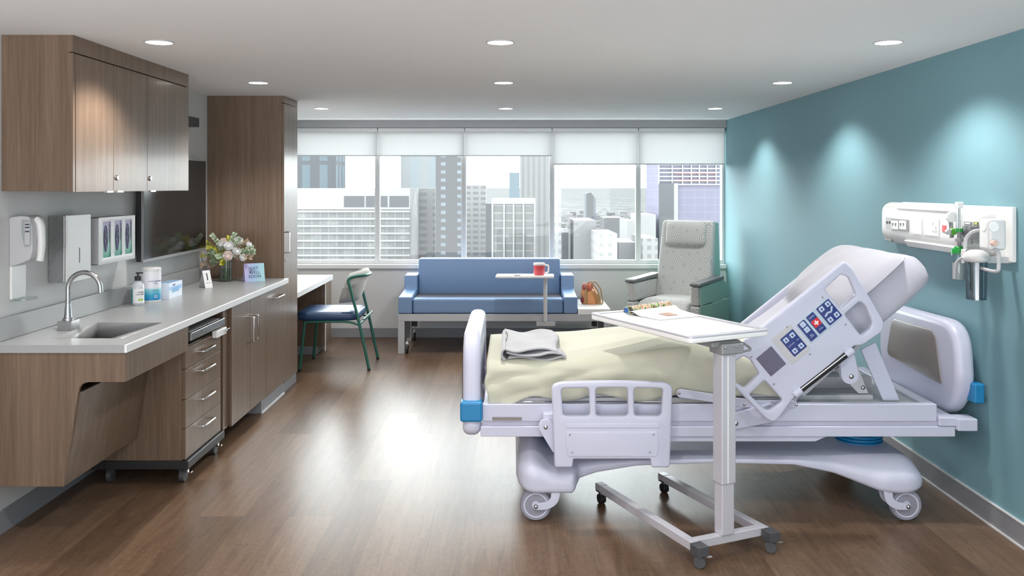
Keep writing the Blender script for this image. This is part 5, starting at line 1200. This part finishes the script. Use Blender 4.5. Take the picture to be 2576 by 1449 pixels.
building('tall pale ribbed tower behind the gridded office tower', 1309, 1386, 300, 620, facade('ribbed', '#bdbdbd', '#a2a2a3', 3.8, 60, .45, 1), 30)
building('narrow pale tower at the edge of the fourth window', 1389, 1412, 300, 330, facade('narrow_tower', '#c4c4c6', '#a0a0a4', 2.5, 3.4, .55, .5), 20)
def exH(t, a, b, Y): pass
t = thing('building', 'small leaning glass blade tower far off in the fourth window', 'building', (60, 900, GZ))
p = [at(1466, 560, 900), at(1474, 487, 900), at(1486, 484, 900), at(1499, 500, 900), at(1499, 560, 900)]
build('tower', MB().prism([(p[0].x, 900, GZ), (p[1].x, 900, p[1].z), (p[2].x, 900, p[2].z), (p[3].x, 900, p[3].z), (p[4].x, 900, GZ)], (0, 25, 0)), facade('blade', '#8f9093', '#b3bccb', 12, 400, .4, 1), t)
# tower under construction, right window
def exI(t, a, b, Y):
    for k in range(6):
        z = at(0, 414+10*k, Y).z; build('floor_slab', MB().box(at(1656, 0, Y).x, b.x+.5, Y-1.2, Y-.1, z-.35, z+.35), WHITE, t)
    for k, x in enumerate((1657, 1690, 1716, 1738, 1758, 1778, 1800)):
        p = at(x, 0, Y); build('column', MB().box(p.x-.3, p.x+.3, Y-1.1, Y-.2, at(0, 466, Y).z, at(0, 380, Y).z), WHITE, t)
    for y0 in (432, 451):
        build('red_netting', MB().box(at(1698, 0, Y).x, at(1800, 0, Y).x, Y-.9, Y-.8, at(0, y0+6, Y).z, at(0, y0, Y).z), mat('red_net', '#a0686c', .8), t)
    build('core', MB().box(at(1657, 0, Y).x, at(1694, 0, Y).x, Y-1.5, Y, GZ, at(0, 461, Y).z), DARK, t)
    build('edge_column', MB().box(at(1694, 0, Y).x, at(1704, 0, Y).x, Y-1.6, Y, GZ, at(0, 461, Y).z), WHITE, t)
building('tall tower under construction with red netting in the right window', 1657, 1817, 330, 430, facade('lilac_glass', '#b3b1c2', '#a6a4bb', 5.0, 3.6, .9, .85), 40, exI)
low = [(1443, 1500, 555, 330, 'white slab roofed block lowest in the fourth window', GREY), (1505, 1553, 588, 300, 'white low tower with small windows in the fourth window', facade('low_a', '#c9c9c9', '#9c9c9e', 3, 3.2, .4, .4)),
       (1414, 1440, 585, 365, 'grey block at the left of the fourth window', DARK), (1556, 1602, 610, 340, 'grey flat roofed block right of the white low tower', GREY), (1578, 1600, 555, 420, 'bright white block behind the flat roofed one', WHITE),
       (1608, 1650, 540, 420, 'bright white block left of the construction tower', WHITE), (1616, 1655, 600, 330, 'pale block low in the fifth window', facade('low_b', '#bdbdbd', '#8f8f92', 3, 3.2, .5, .5)),
       (1520, 1570, 548, 560, 'grey wedge shaped block mid distance in the fourth window', GREY), (1222, 1236, 512, 480, 'narrow grey block between slim tower and gridded office', DARK)]
for (x0, x1, yt, Y, lab, m) in low: building(lab, x0, x1, yt, Y, m, 30)
rnd = random.Random(11); lm = [facade('lowrise_%d' % i, c, d, 5, 4, .6, .5) for i, (c, d) in enumerate((('#c9c9c9', '#8f8f90'), ('#a9a9aa', '#808082'), ('#bcbcbc', '#7c7c7e')))]
bpy.context.view_layer.update()
_boxes = []
for o_ in SC.objects:
    if o_.name.startswith('tower'):
        c_ = [o_.matrix_world @ Vector(v) for v in o_.bound_box]; _boxes.append((min(v.x for v in c_)-3, max(v.x for v in c_)+3, min(v.y for v in c_)-3, max(v.y for v in c_)+3))
k = -1
while k < 219:
    Y = rnd.uniform(520, 3600); px = rnd.uniform(1405, 1660) if (k+1) % 6 else rnd.uniform(1170, 1400); w_ = rnd.uniform(12, 42); h_ = rnd.uniform(12, 45)
    x = (px-CX)*Y/F
    if any(x-w_/2 < b_[1] and x+w_/2 > b_[0] and Y < b_[3] and Y+w_ > b_[2] for b_ in _boxes): continue
    _boxes.append((x-w_/2-1, x+w_/2+1, Y-1, Y+w_+1)); k += 1
    o = build('building', MB().box(x-w_/2, x+w_/2, Y, Y+w_, GZ, GZ+h_), lm[k % 3]); tag(o, 'small pale low building far off in the hazy city beyond the windows', 'building', 'distant low buildings')
